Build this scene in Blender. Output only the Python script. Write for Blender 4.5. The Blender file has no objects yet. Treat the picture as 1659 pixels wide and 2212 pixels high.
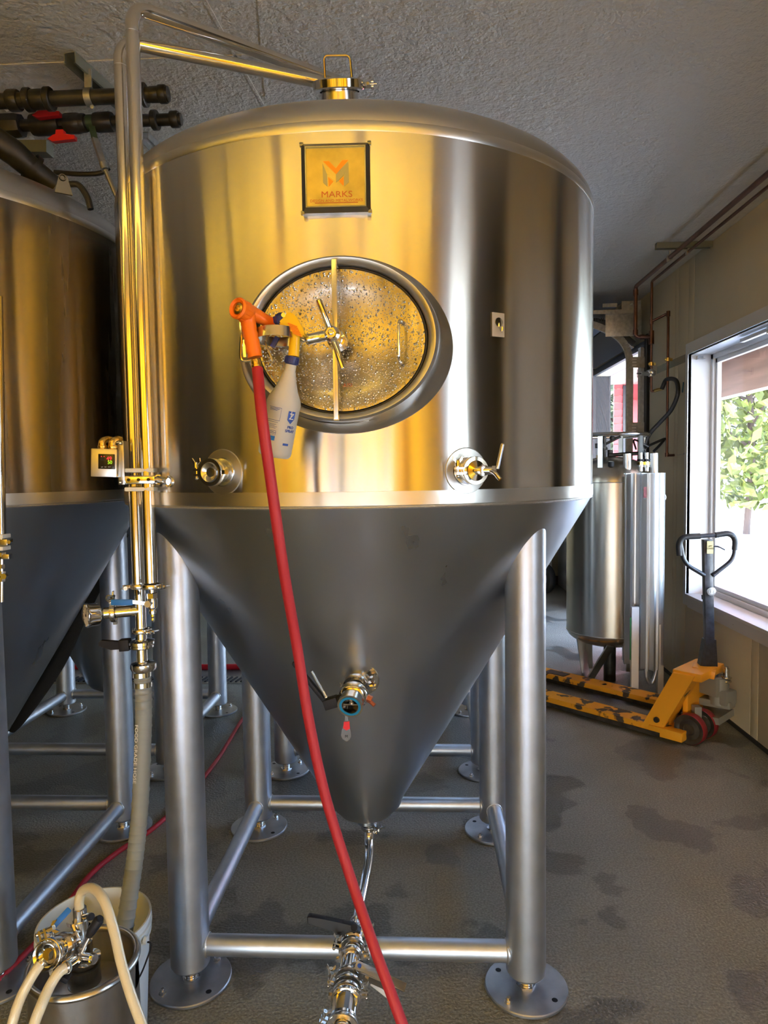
import bpy, bmesh, math, random
from math import pi, sin, cos, radians as rad
from mathutils import Vector as V, Matrix, Quaternion

random.seed(7)
SC = bpy.context.scene
COL = SC.collection

# ------------------------------------------------------------------ camera
CX, CY, F = 829.5, 1106.0, 1486.1
PITCH, YAW, ROLL = .0572, -.0508, -.014
_w = V((sin(YAW)*cos(PITCH), cos(YAW)*cos(PITCH), -sin(PITCH)))
_r0 = V((cos(YAW), -sin(YAW), 0)); _u0 = _r0.cross(_w)
_r = _r0*cos(ROLL) + _u0*sin(ROLL); _u = -_r0*sin(ROLL) + _u0*cos(ROLL)
EYE = V((0, 0, 1.6))
cam = bpy.data.objects.new('camera', bpy.data.cameras.new('camera'))
COL.objects.link(cam)
cam.matrix_world = Matrix(((_r.x, _u.x, -_w.x, EYE.x), (_r.y, _u.y, -_w.y, EYE.y), (_r.z, _u.z, -_w.z, EYE.z), (0, 0, 0, 1)))
cam.data.sensor_fit = 'HORIZONTAL'; cam.data.sensor_width = 36; cam.data.lens = F/1659*36
cam.data.clip_start = .05; cam.data.clip_end = 300
SC.camera = cam

# ------------------------------------------------------------------ light
SC.view_settings.view_transform = 'Standard'; SC.view_settings.look = 'None'
SC.view_settings.gamma = 1; SC.view_settings.use_curve_mapping = False
SC.view_settings.exposure = 0.42
SC.cycles.max_bounces = 10; SC.cycles.diffuse_bounces = 5; SC.cycles.glossy_bounces = 7
SC.cycles.transparent_max_bounces = 12; SC.cycles.transmission_bounces = 8
SC.cycles.sample_clamp_indirect = 6
SC.cycles.caustics_reflective = False; SC.cycles.caustics_refractive = False
wd = bpy.data.worlds.new('sky'); SC.world = wd; wd.use_nodes = True
nt = wd.node_tree; nt.nodes.clear()
sky = nt.nodes.new('ShaderNodeTexSky'); sky.sky_type = 'NISHITA'; sky.sun_disc = False
sky.sun_elevation = rad(62); sky.sun_rotation = rad(250); sky.air_density = 1.0; sky.dust_density = 2.5
bg = nt.nodes.new('ShaderNodeBackground'); bg.inputs[1].default_value = 3.9
wo = nt.nodes.new('ShaderNodeOutputWorld')
nt.links.new(sky.outputs[0], bg.inputs[0]); nt.links.new(bg.outputs[0], wo.inputs[0])

def lamp(name, kind, loc, aim, energy, color, **kw):
    l = bpy.data.lights.new(name, kind); l.energy = energy; l.color = color
    for k, v in kw.items(): setattr(l, k, v)
    o = bpy.data.objects.new(name, l); COL.objects.link(o); o.location = loc
    o.rotation_euler = (V(aim)-V(loc)).to_track_quat('-Z', 'Y').to_euler()
    return o
lamp('sun', 'SUN', (0, 0, 8), (1.15, .35, 5.4), 46, (1, .96, .9), angle=rad(.6))
for _k in (0,):
    p = lamp('daylight_portal', 'AREA', (-.15, -2.5, .375), (-.15, 0, .375), 1, (1, 1, 1), shape='RECTANGLE', size=3.1, size_y=.75); p.data.cycles.is_portal = True
# daylight portals in the openings of the right-hand wall (they only guide sampling of the sky)
for loc, sx, sy in (((2.2, 4.05, 1.55), 1.9, 1.7), ((2.2, .05, 1.5), 2.1, .74), ((2.0, 6.85, 1.3), 2.6, 1.74)):
    p = lamp('daylight_portal', 'AREA', loc, (loc[0]-1, loc[1], loc[2]), 1, (1, 1, 1), shape='RECTANGLE', size=sy, size_y=sx)
    p.data.cycles.is_portal = True
WARM = (1.0, .62, .22)

# ------------------------------------------------------------------ photo -> space
def _ray(px, py): return _w + _r*((px-CX)/F) - _u*((py-CY)/F)
def at(px, py, Y): d = _ray(px, py); return EYE + d*(Y/d.y)
def atx(px, py, X): d = _ray(px, py); return EYE + d*(X/d.x)
def atz(px, py, Z): d = _ray(px, py); return EYE + d*((Z-1.6)/d.z)

# ------------------------------------------------------------------ materials
MATS = {}
def mat(name, col=(.5, .5, .5), rough=.5, metal=0, spec=None, noise=None, bump=None, aniso=0, streak=None, emit=None,
        trans=0, ior=None, alpha=None, coat=0, wave=None, tang=False, colors=None):
    """noise=(scale, strength, stretch xyz) colour mottling; bump=(scale, strength, stretch)"""
    m = bpy.data.materials.new(name); m.use_nodes = True; MATS[name] = m
    n = m.node_tree.nodes; L = m.node_tree.links; b = n['Principled BSDF']
    b.inputs['Base Color'].default_value = (*col, 1); b.inputs['Roughness'].default_value = rough
    b.inputs['Metallic'].default_value = metal
    if trans: b.inputs['Transmission Weight'].default_value = trans
    if ior: b.inputs['IOR'].default_value = ior
    if alpha is not None: b.inputs['Alpha'].default_value = alpha
    if coat: b.inputs['Coat Weight'].default_value = coat; b.inputs['Coat Roughness'].default_value = .1
    if spec is not None: b.inputs['Specular IOR Level'].default_value = spec
    if emit: b.inputs['Emission Color'].default_value = (*emit[0], 1); b.inputs['Emission Strength'].default_value = emit[1]
    def coords(st):
        tc = n.new('ShaderNodeTexCoord'); mp = n.new('ShaderNodeMapping'); mp.inputs['Scale'].default_value = st
        L.new(tc.outputs['Object'], mp.inputs[0]); return mp.outputs[0]
    if noise:
        sc, st, sx = noise[:3]
        t = n.new('ShaderNodeTexNoise'); t.inputs['Scale'].default_value = sc; t.inputs['Detail'].default_value = 5
        L.new(coords(sx), t.inputs['Vector'])
        cr = n.new('ShaderNodeValToRGB'); cr.color_ramp.elements[0].position = .3; cr.color_ramp.elements[1].position = .7
        c2 = colors or (tuple(max(0, c*(1-st)) for c in col), tuple(min(1, c*(1+st)) for c in col))
        cr.color_ramp.elements[0].color = (*c2[0], 1); cr.color_ramp.elements[1].color = (*c2[1], 1)
        L.new(t.outputs[0], cr.inputs[0]); L.new(cr.outputs[0], b.inputs['Base Color'])
    if streak:
        sc, amt, sx = streak
        t = n.new('ShaderNodeTexNoise'); t.inputs['Scale'].default_value = sc; t.inputs['Detail'].default_value = 4
        L.new(coords(sx), t.inputs['Vector'])
        mr = n.new('ShaderNodeMapRange'); mr.inputs['To Min'].default_value = max(.02, rough-amt); mr.inputs['To Max'].default_value = rough+amt
        mr.inputs['From Min'].default_value = .3; mr.inputs['From Max'].default_value = .7
        L.new(t.outputs[0], mr.inputs[0]); L.new(mr.outputs[0], b.inputs['Roughness'])
    prev = None
    for bp in ([bump] if bump and not isinstance(bump, list) else (bump or [])):
        sc, st, sx = bp[:3]
        t = n.new('ShaderNodeTexNoise') if len(bp) < 4 else n.new('ShaderNodeTexVoronoi')
        t.inputs['Scale'].default_value = sc
        if len(bp) < 4: t.inputs['Detail'].default_value = 3
        L.new(coords(sx), t.inputs['Vector'])
        src = t.outputs[0]
        if len(bp) >= 4:
            mr = n.new('ShaderNodeMapRange'); mr.inputs['From Min'].default_value = 0; mr.inputs['From Max'].default_value = bp[3]
            mr.inputs['To Min'].default_value = 1; mr.inputs['To Max'].default_value = 0; mr.clamp = True
            L.new(src, mr.inputs[0]); src = mr.outputs[0]
        bn = n.new('ShaderNodeBump'); bn.inputs['Strength'].default_value = 1; bn.inputs['Distance'].default_value = st
        L.new(src, bn.inputs['Height'])
        if prev: L.new(prev, bn.inputs['Normal'])
        prev = bn.outputs[0]
    if prev: L.new(prev, b.inputs['Normal'])
    if aniso:
        b.inputs['Anisotropic'].default_value = aniso
        tg = n.new('ShaderNodeTangent'); tg.direction_type = 'RADIAL'; tg.axis = 'Z'
        L.new(tg.outputs[0], b.inputs['Tangent'])
        b.inputs['Anisotropic Rotation'].default_value = .25
    return m
S = (1, 1, 1)
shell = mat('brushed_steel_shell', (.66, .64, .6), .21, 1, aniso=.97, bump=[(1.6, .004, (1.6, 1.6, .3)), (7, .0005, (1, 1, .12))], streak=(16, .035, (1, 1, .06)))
band = mat('polished_weld_band', (.68, .66, .61), .33, 1, aniso=.5, bump=(8, .002, S))
dome = mat('brushed_steel_dome', (.6, .58, .54), .34, 1, aniso=.5, noise=(3, .08, S))
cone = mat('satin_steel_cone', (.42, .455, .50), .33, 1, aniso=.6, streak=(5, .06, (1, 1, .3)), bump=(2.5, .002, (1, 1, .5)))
leg_m = mat('satin_steel_tube', (.54, .575, .64), .43, 1, bump=(60, .0003, S), noise=(14, .08, S))
plate_m = mat('dull_steel_plate', (.42, .43, .45), .42, 1, noise=(9, .25, S))
chrome = mat('polished_steel', (.75, .74, .72), .09, 1)
chrome2 = mat('machined_steel', (.66, .65, .63), .2, 1)
steel = mat('plain_steel', (.55, .55, .54), .3, 1, noise=(12, .1, S))
tube_m = mat('polished_tube', (.76, .72, .64), .13, 1)
bead = mat('weld_bead', (.62, .61, .6), .4, 1, bump=(150, .002, S))
wet = mat('wet_steel_door', (.5, .49, .48), .22, 1, noise=(13, .5, (1, 1, .09)), colors=((.2, .19, .18), (.62, .6, .57)),
          bump=[(110, .0016, (1, 1, .8), .3), (16, .002, (1, 1, .1)), (230, .0008, S, .35)])
cream = mat('cream_wall_paint', (.68, .60, .43), .6, noise=(2.2, .05, S), bump=(60, .0006, S))
ceil_m = mat('textured_ceiling_paint', (.66, .62, .54), .75, noise=(.7, .06, S), bump=[(32, .011, S), (90, .005, S)])
white_p = mat('white_trim_paint', (.78, .78, .78), .4, bump=(50, .0004, S))
floor_m = mat('grey_coated_concrete', (.2, .2, .18), .5)
black_r = mat('black_rubber', (.018, .018, .02), .5)
black_p = mat('black_plastic', (.015, .016, .022), .5, spec=.25)
black_pipe = mat('black_iron_pipe', (.03, .028, .025), .38, .3, noise=(14, .6, S), bump=(40, .001, S))
red_p = mat('red_handle_plastic', (.6, .01, .012), .4)
orange = mat('orange_rubber', (.95, .19, .005), .45)
red_h = mat('red_rubber_hose', (.42, .018, .03), .55, bump=(160, .0003, S))
red_far = mat('bright_red_hose', (.6, .01, .02), .35)
brass = mat('brass', (.75, .52, .15), .25, 1)
yel = mat('yellow_plastic', (.9, .55, .01), .35)
blue = mat('navy_plastic', (.02, .03, .16), .4)
blue_v = mat('blue_vinyl_grip', (.01, .17, .62), .4)
bottle_m = mat('frosted_bottle', (.86, .85, .8), .35, trans=.35, ior=1.2)
print_b = mat('blue_print', (.03, .09, .42), .5)
print_w = mat('white_print', (.85, .86, .85), .5)
bucket_m = mat('white_pail_plastic', (.74, .8, .82), .35)
keg_m = mat('worn_keg_steel', (.5, .49, .48), .3, 1, noise=(9, .35, (1, 1, .4)), bump=(30, .001, S))
hose_w = mat('braided_clear_hose', (.78, .72, .54), .3, trans=.1, bump=(400, .0005, S), coat=.4)
hose_g = mat('ribbed_suction_hose', (.36, .41, .43), .3, trans=.25, ior=1.3)
zinc = mat('galvanized_steel', (.42, .42, .4), .42, .85, noise=(40, .2, S))
zinc_d = mat('olive_strut_steel', (.24, .25, .2), .45, .6)
copper = mat('aged_copper', (.13, .06, .04), .38, .8, noise=(6, .4, S))
alu = mat('aluminium_fins', (.72, .73, .74), .34, 1)
orange_y = mat('worn_yellow_paint', (.82, .36, .015), .45, noise=(7, 0, (1, 1, 1)), colors=((.82, .36, .015), (.85, .38, .02)))
dark_edge = mat('black_scraped_steel', (.05, .04, .03), .5, .3, noise=(20, .5, S))
jack_b = mat('black_enamel', (.025, .028, .04), .35, coat=.3, noise=(40, .5, S))
jack_g = mat('grey_cast_housing', (.28, .28, .26), .5, .2)
wheel_r = mat('dark_red_wheel', (.22, .015, .02), .45)
gold_wall = mat('golden_pine_boards', (.93, .62, .05), .55, noise=(3, .12, (6, 6, .4)))  # gold colour chosen so the unseen wall mirrors gold in the tank
dark_w = mat('dark_wall_boards', (.02, .017, .013), .7)
soffit_m = mat('red_stained_soffit', (.78, .5, .42), .6, noise=(4, .15, (1, 8, 1)))
red_sid = mat('barn_red_siding', (.5, .09, .1), .6)
slate = mat('dark_slate_paint', (.045, .05, .062), .5)
ground_m = mat('pale_pavement', (.68, .68, .66), .8, noise=(1.2, .12, S))
asph = mat('grey_porch_slab', (.15, .16, .17), .8, noise=(2, .1, S))
leaf = mat('sunlit_leaves', (.075, .095, .012), .6, noise=(3, .3, S))
leaf2 = mat('blue_green_leaves', (.045, .065, .035), .6, noise=(3, .3, S))
bark = mat('bark', (.09, .06, .05), .8)
tank_old = mat('stained_steel_vessel', (.58, .54, .46), .27, 1, aniso=.6, noise=(5, .2, (1, 1, .3)))
glass = bpy.data.materials.new('window_glass'); glass.use_nodes = True
_n = glass.node_tree.nodes; _n.clear(); _o = _n.new('ShaderNodeOutputMaterial'); _mx = _n.new('ShaderNodeMixShader')
_t = _n.new('ShaderNodeBsdfTransparent'); _g = _n.new('ShaderNodeBsdfGlossy'); _g.inputs['Roughness'].default_value = .02
_t.inputs[0].default_value = (.93, .95, .96, 1)
_mx.inputs[0].default_value = .06
glass.node_tree.links.new(_t.outputs[0], _mx.inputs[1]); glass.node_tree.links.new(_g.outputs[0], _mx.inputs[2]); glass.node_tree.links.new(_mx.outputs[0], _o.inputs[0])
screen_k = mat('black_display', (.01, .01, .012), .15)
led_r = mat('red_display_digits', (.2, 0, 0), .5, emit=((1, .02, .04), 1.4))
led_g = mat('green_display_digits', (.1, .2, 0), .5, emit=((.45, 1, .02), 1.0))
dial = mat('dial_face', (.72, .7, .66), .4)
ring_blue = mat('blue_gasket', (.01, .25, .55), .5)
clearp = mat('clear_plastic', (.9, .9, .9), .1, trans=.9, ior=1.45)
tag_red = mat('red_tag_tip', (.75, .01, .02), .4)
orange_e = mat('copper_orange_enamel', (.85, .25, .03), .3, .8)
grey_e = mat('grey_etched_metal', (.34, .33, .24), .35, .9)
plaque_m = mat('stained_brass_plaque', (.5, .4, .13), .34, 1, noise=(16, .22, S))  # steel plate; the brassy colour stands in for reflected gold light
rust = mat('rust_brown_lettering', (.42, .12, .06), .4, .6)
frame_m = mat('dark_steel_moulding', (.24, .24, .24), .22, 1)

# floor: concrete with damp patches
def build_floor_mat(m):
    n = m.node_tree.nodes; L = m.node_tree.links; b = n['Principled BSDF']
    tc = n.new('ShaderNodeTexCoord')
    def nz(sc, det=5, st=(1, 1, 1), loc=(0, 0, 0)):
        mp = n.new('ShaderNodeMapping'); mp.inputs['Scale'].default_value = st; mp.inputs['Location'].default_value = loc
        L.new(tc.outputs['Object'], mp.inputs[0])
        t = n.new('ShaderNodeTexNoise'); t.inputs['Scale'].default_value = sc; t.inputs['Detail'].default_value = det
        L.new(mp.outputs[0], t.inputs[0]); return t.outputs[0]
    c1 = n.new('ShaderNodeValToRGB'); e = c1.color_ramp.elements
    e[0].position = .35; e[0].color = (.215, .22, .195, 1); e[1].position = .7; e[1].color = (.32, .325, .29, 1)
    L.new(nz(1.3), c1.inputs[0])
    fine = n.new('ShaderNodeValToRGB'); e = fine.color_ramp.elements
    e[0].position = .38; e[0].color = (.72, .72, .72, 1); e[1].position = .68; e[1].color = (1.25, 1.25, 1.25, 1)
    L.new(nz(130, 2), fine.inputs[0])
    mul = n.new('ShaderNodeMix'); mul.data_type = 'RGBA'; mul.blend_type = 'MULTIPLY'; mul.inputs[0].default_value = 1
    L.new(c1.outputs[0], mul.inputs[6]); L.new(fine.outputs[0], mul.inputs[7])
    # damp patches
    wetr = n.new('ShaderNodeValToRGB'); e = wetr.color_ramp.elements
    e[0].position = .545; e[0].color = (0, 0, 0, 1); e[1].position = .57; e[1].color = (1, 1, 1, 1)
    L.new(nz(2.6, 4, (1, 1, 1), (3.1, 1.4, 0)), wetr.inputs[0])
    mx = n.new('ShaderNodeMix'); mx.data_type = 'RGBA'; mx.blend_type = 'MULTIPLY'
    fac = n.new('ShaderNodeMath'); fac.operation = 'MULTIPLY'; fac.inputs[1].default_value = .95
    L.new(wetr.outputs[0], fac.inputs[0]); L.new(fac.outputs[0], mx.inputs[0])
    L.new(mul.outputs[2], mx.inputs[6]); mx.inputs[7].default_value = (.55, .55, .56, 1)
    L.new(mx.outputs[2], b.inputs['Base Color'])
    rr = n.new('ShaderNodeMapRange'); rr.inputs['To Min'].default_value = .5; rr.inputs['To Max'].default_value = .3
    L.new(wetr.outputs[0], rr.inputs[0]); L.new(rr.outputs[0], b.inputs['Roughness'])
    bn = n.new('ShaderNodeBump'); bn.inputs['Distance'].default_value = .004; L.new(nz(95, 2), bn.inputs['Height'])
    L.new(bn.outputs[0], b.inputs['Normal'])
build_floor_mat(floor_m)

# worn paint on the pallet jack: black scrapes
def worn(m, lo, hi, col, sc=9):
    n = m.node_tree.nodes; L = m.node_tree.links; b = n['Principled BSDF']
    t = n.new('ShaderNodeTexNoise'); t.inputs['Scale'].default_value = sc; t.inputs['Detail'].default_value = 7
    tc = n.new('ShaderNodeTexCoord'); L.new(tc.outputs['Object'], t.inputs[0])
    r = n.new('ShaderNodeValToRGB'); r.color_ramp.elements[0].position = lo; r.color_ramp.elements[1].position = hi
    r.color_ramp.elements[0].color = (0, 0, 0, 1); L.new(t.outputs[0], r.inputs[0])
    mx = n.new('ShaderNodeMix'); mx.data_type = 'RGBA'; L.new(r.outputs[0], mx.inputs[0])
    src = b.inputs['Base Color'].links[0].from_socket if b.inputs['Base Color'].links else None
    if src: L.new(src, mx.inputs[6])
    else: mx.inputs[6].default_value = b.inputs['Base Color'].default_value
    mx.inputs[7].default_value = (*col, 1); L.new(mx.outputs[2], b.inputs['Base Color'])
fork_top = mat('scraped_fork_paint', (.82, .36, .015), .5); worn(fork_top, .54, .58, (.06, .04, .02), 11)
worn(orange_y, .66, .69, (.05, .03, .02), 14)

# ------------------------------------------------------------------ builder
OFF = {}
def frame(ax):
    ax = V(ax).normalized(); h = V((0, 0, 1)) if abs(ax.z) < .9 else V((0, 1, 0))
    u = h.cross(ax).normalized(); v = ax.cross(u); return u, v, ax
def smoothpath(pts, n=8):
    P = [V(p) for p in pts]
    if len(P) < 3: return P
    Q = [2*P[0]-P[1]] + P + [2*P[-1]-P[-2]]; out = []
    for i in range(1, len(Q)-2):
        a, b, c, d = Q[i-1:i+3]
        for k in range(n):
            t = k/n
            out.append(.5*((2*b)+(c-a)*t+(2*a-5*b+4*c-d)*t*t+(3*b-a-3*c+d)*t**3))
    out.append(P[-1]); return out
def fillet(pts, r, n=6):
    """polyline with rounded corners"""
    P = [V(p) for p in pts]; out = [P[0]]
    for i in range(1, len(P)-1):
        a, b, c = P[i-1], P[i], P[i+1]
        d1 = (a-b); d2 = (c-b); rr = min(r, d1.length*.48, d2.length*.48)
        p, q = b+d1.normalized()*rr, b+d2.normalized()*rr
        for k in range(n+1):
            t = k/n; out.append(p*(1-t)**2 + b*2*t*(1-t) + q*t*t)
    out.append(P[-1]); return out
class B:
    def __init__(s): s.bm = bmesh.new()
    def ring(s, c, u, v, r, n): return [s.bm.verts.new(c+u*(r*cos(2*pi*k/n))+v*(r*sin(2*pi*k/n))) for k in range(n)]
    def bridge(s, a, b):
        n = len(a)
        for k in range(n): s.bm.faces.new((a[k], a[(k+1) % n], b[(k+1) % n], b[k]))
    def tube(s, pts, r, seg=12, caps=True):
        P = [V(p) for p in pts]; n = len(P)
        R = r if isinstance(r, (list, tuple)) else [r]*n
        t = (P[1]-P[0]).normalized(); u, v, _ = frame(t); rings = []
        for i in range(n):
            tn = (P[min(i+1, n-1)]-P[max(i-1, 0)])
            tn = tn.normalized() if tn.length > 1e-9 else t
            q = t.rotation_difference(tn); u = q @ u; u = (u - tn*u.dot(tn)).normalized(); v = tn.cross(u); t = tn
            rings.append(s.ring(P[i], u, v, R[i], seg))
        for a, b in zip(rings, rings[1:]): s.bridge(a, b)
        if caps: s.bm.faces.new(rings[0][::-1]); s.bm.faces.new(rings[-1])
        return s
    def cyl(s, p0, p1, r, r1=None, seg=20): return s.tube([p0, p1], [r, r if r1 is None else r1], seg)
    def lathe(s, prof, o=(0, 0, 0), ax=(0, 0, 1), seg=48, skip=None, close=True):
        o = V(o); u, v, a = frame(ax)
        if abs(V(ax).normalized().z) > .999: u, v, a = V((1, 0, 0)), V((0, 1, 0))*(1 if V(ax).z > 0 else -1), V(ax).normalized()
        rings = []
        for r, z in prof:
            if r < 1e-6: rings.append(s.bm.verts.new(o+a*z))
            else: rings.append(s.ring(o+a*z, u, v, r, seg))
        for i, (A, C) in enumerate(zip(rings, rings[1:])):
            for k in range(seg):
                if skip and skip(i, 2*pi*(k+.5)/seg): continue
                k2 = (k+1) % seg
                if isinstance(A, list) and isinstance(C, list): f = (A[k], A[k2], C[k2], C[k])
                elif isinstance(A, list): f = (A[k], A[k2], C)
                elif isinstance(C, list): f = (A, C[k2], C[k])
                else: continue
                s.bm.faces.new(f)
        return s
    def torus(s, o, ax, R, r, seg=40, n=10):
        prof = [(R+r*cos(2*pi*k/n), r*sin(2*pi*k/n)) for k in range(n+1)]
        return s.lathe(prof, o, ax, seg)
    def box(s, c, sz, rot=None, bev=0):
        c = V(c); hx, hy, hz = [q/2 for q in sz]; R = rot if rot is not None else Matrix.Identity(3)
        vs = [s.bm.verts.new(c + R @ V((x*hx, y*hy, z*hz))) for x in (-1, 1) for y in (-1, 1) for z in (-1, 1)]
        fs = [s.bm.faces.new([vs[i] for i in f]) for f in ((0, 1, 3, 2), (4, 6, 7, 5), (0, 4, 5, 1), (2, 3, 7, 6), (0, 2, 6, 4), (1, 5, 7, 3))]
        if bev:
            es = list({e for f in fs for e in f.edges})
            bmesh.ops.bevel(s.bm, geom=es, offset=bev, segments=2, affect='EDGES', profile=.6)
        return s
    def bar(s, p0, p1, w, h, up=(0, 0, 1), bev=0):
        p0, p1 = V(p0), V(p1); d = (p1-p0); L = d.length; x = d.normalized(); y = V(up).cross(x)
        y = y.normalized() if y.length > 1e-4 else V((1, 0, 0)); z = x.cross(y)
        return s.box((p0+p1)/2, (L, w, h), Matrix((x, y, z)).transposed(), bev)
    def prism(s, poly, o, u, v, d):
        """polygon in plane (u,v) at o, extruded along d"""
        o, u, v, d = V(o), V(u), V(v), V(d)
        a = [s.bm.verts.new(o+u*x+v*y) for x, y in poly]; b = [s.bm.verts.new(o+u*x+v*y+d) for x, y in poly]
        s.bm.faces.new(a[::-1]); s.bm.faces.new(b); s.bridge(a, b); return s
    def sph(s, c, r, sc=(1, 1, 1), seg=16):
        m = Matrix.Translation(V(c)) @ Matrix.Diagonal((*sc, 1))
        bmesh.ops.create_uvsphere(s.bm, u_segments=seg, v_segments=max(6, seg//2), radius=r, matrix=m); return s
    def hexa(s, c, ax, r, h):
        u, v, a = frame(ax); c = V(c); return s.prism([(r*cos(k*pi/3), r*sin(k*pi/3)) for k in range(6)], c, u, v, a*h)
    def out(s, name, m, parent=None, sharp=.6, label=None):
        bm = s.bm; bmesh.ops.recalc_face_normals(bm, faces=bm.faces)
        off = OFF[parent.name] if parent else V((0, 0, 0))
        if off.length: bmesh.ops.translate(bm, verts=bm.verts, vec=-off)
        for f in bm.faces: f.smooth = True
        for e in bm.edges:
            if len(e.link_faces) == 2 and e.calc_face_angle(0) > sharp: e.smooth = False
        me = bpy.data.meshes.new(name); bm.to_mesh(me); bm.free(); me.materials.append(m)
        o = bpy.data.objects.new(name, me); COL.objects.link(o)
        if parent: o.parent = parent
        OFF[o.name] = off
        if label: o['label'] = label
        return o
def tag(o, label, cat, group=None, kind=None):
    o['label'] = label; o['category'] = cat
    if group: o['group'] = group
    if kind: o['kind'] = kind
    return o
def struct(o): o['kind'] = 'structure'; return o
def stuff(o): o['kind'] = 'stuff'; return o
def thing(name, label, cat, loc, group=None):
    o = bpy.data.objects.new(name, None); COL.objects.link(o); o.location = loc; o.empty_display_size = .05
    OFF[o.name] = V(loc); return tag(o, label, cat, group)
def copy_tree(o, parent=None):
    c = o.copy(); COL.objects.link(c)
    if parent: c.parent = parent
    OFF[c.name] = OFF[o.name]
    for ch in [x for x in SC.objects if x.parent == o]: copy_tree(ch, c)
    return c
def text(name, body, size, m, parent, fn, depth=.0006, bold=0, spacing=1.0, xs=1.0):
    """lettering as a thin mesh; fn maps (x, y, d) of the text plane to space"""
    cu = bpy.data.curves.new('lettering', 'FONT'); cu.body = body; cu.size = size; cu.align_x = 'CENTER'; cu.align_y = 'CENTER'
    cu.extrude = depth/2; cu.offset = bold; cu.space_character = spacing; cu.resolution_u = 3
    ob = bpy.data.objects.new('lettering', cu); COL.objects.link(ob)
    dg = bpy.context.evaluated_depsgraph_get(); me = bpy.data.meshes.new_from_object(ob.evaluated_get(dg))
    bpy.data.objects.remove(ob); off = OFF[parent.name] if parent else V((0, 0, 0))
    for v in me.vertices: v.co = fn(v.co.x*xs, v.co.y, v.co.z) - off
    me.materials.clear(); me.materials.append(m)
    o = bpy.data.objects.new(name, me); COL.objects.link(o)
    if parent: o.parent = parent
    OFF[o.name] = off
    return o
def clamp(b, c, ax, r, w=.014, ear=None, wing=True):
    """two-piece pipe clamp: ring, hinge lug, bolt ears and wing nut"""
    c = V(c); u, v, a = frame(ax); e = V(ear).normalized() if ear else u
    e = (e - a*e.dot(a)).normalized(); t = a.cross(e)
    if t.z < -.2: t = -t
    b.lathe([(r*.72, -w/2), (r*.97, -w/2), (r, -w/3), (r, w/3), (r*.97, w/2), (r*.72, w/2), (r*.72, -w/2)], c, ax, 32)
    for s_ in (-1, 1): b.bar(c+e*r*.9+t*s_*.0065, c+e*(r+.018)+t*s_*.0065, .005, w*.8, up=a)
    b.bar(c-e*r*.9, c-e*(r+.009), .010, w*.8, up=a)
    p = c+e*(r+.012)
    b.cyl(p-t*.016, p+t*.026, .003, seg=8); b.sph(p-t*.014, .005, seg=8)
    if wing:
        b.cyl(p+t*.012, p+t*.026, .006, seg=10)
        for s_ in (-1, 1): b.prism([(.003, 0), (.013, .010), (.012, .019), (.005, .010)], p+t*.018-a*.002, e*s_, t, a*.004)
    return b

# ================================================================== SETTING
XW, ZC, YB, YF, XL = 1.935, 3.08, 9.7, -2.4, -5.2
fl = struct(B().box(((XW+XL)/2, (YB+YF)/2, -.1), (XW-XL+.3, YB-YF+.3, .2)).out('floor', floor_m))
ce = struct(B().box(((XW+XL)/2, (YB+YF)/2, ZC+.1), (XW-XL+.3, YB-YF+.3, .2)).out('ceiling', ceil_m))
for p0, p1 in ((atz(0, 141, ZC), atz(560, 118, ZC)), (atz(560, 0, ZC), atz(575, 215, ZC)), (atz(420, -40, ZC), atz(575, 240, ZC))):
    B().bar(V((p0.x, p0.y, ZC-.001)), V((p1.x, p1.y, ZC-.001)), .012, .003).out('seam', ceil_m, ce)
struct(B().box(((XW+XL)/2, YB+.1, ZC/2), (XW-XL+.3, .2, ZC)).out('wall_back', cream))
struct(B().box((XL-.1, (YB+YF)/2, ZC/2), (.2, YB-YF, ZC)).out('wall_left', dark_w))
FX0, FX1, FZ = -1.7, 1.4, .85
wf = struct(B().box(((XW+XL)/2, YF-.1, (FZ+ZC)/2), (XW-XL+.3, .2, ZC-FZ)).box(((XL+FX0)/2-.07, YF-.1, FZ/2), (FX0-XL+.15, .2, FZ)).box(((XW+FX1)/2+.07, YF-.1, FZ/2), (XW-FX1+.15, .2, FZ)).out('wall_front', gold_wall))
struct(B().box((-.15, YF-5.2, -.1), (14, 10, .1)).out('yard', asph))
_gw = [gold_wall, mat('amber_pine_boards', (.9, .46, .03), .5), mat('pale_pine_boards', (.95, .68, .16), .5), mat('brown_pine_boards', (.45, .22, .03), .5)]  # added board tones, varied to band the gold reflection in the tank
for i in range(27):
    x0 = XL+.1+i*.262
    zlo = FZ if FX0-.25 < x0 < FX1 else 0
    B().box((x0+.125, YF+.015+.006*(i % 2), (zlo+ZC)/2), (.25, .03, ZC-zlo)).out('wall_board', _gw[(0, 2, 0, 1, 2, 0, 3, 0, 2, 1)[i % 10]], wf)
B().box((-.42, YF+.12, ZC/2), (.13, .13, ZC)).out('post', slate, wf)  # unseen post added so its reflection draws a dark stripe on the tank
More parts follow.
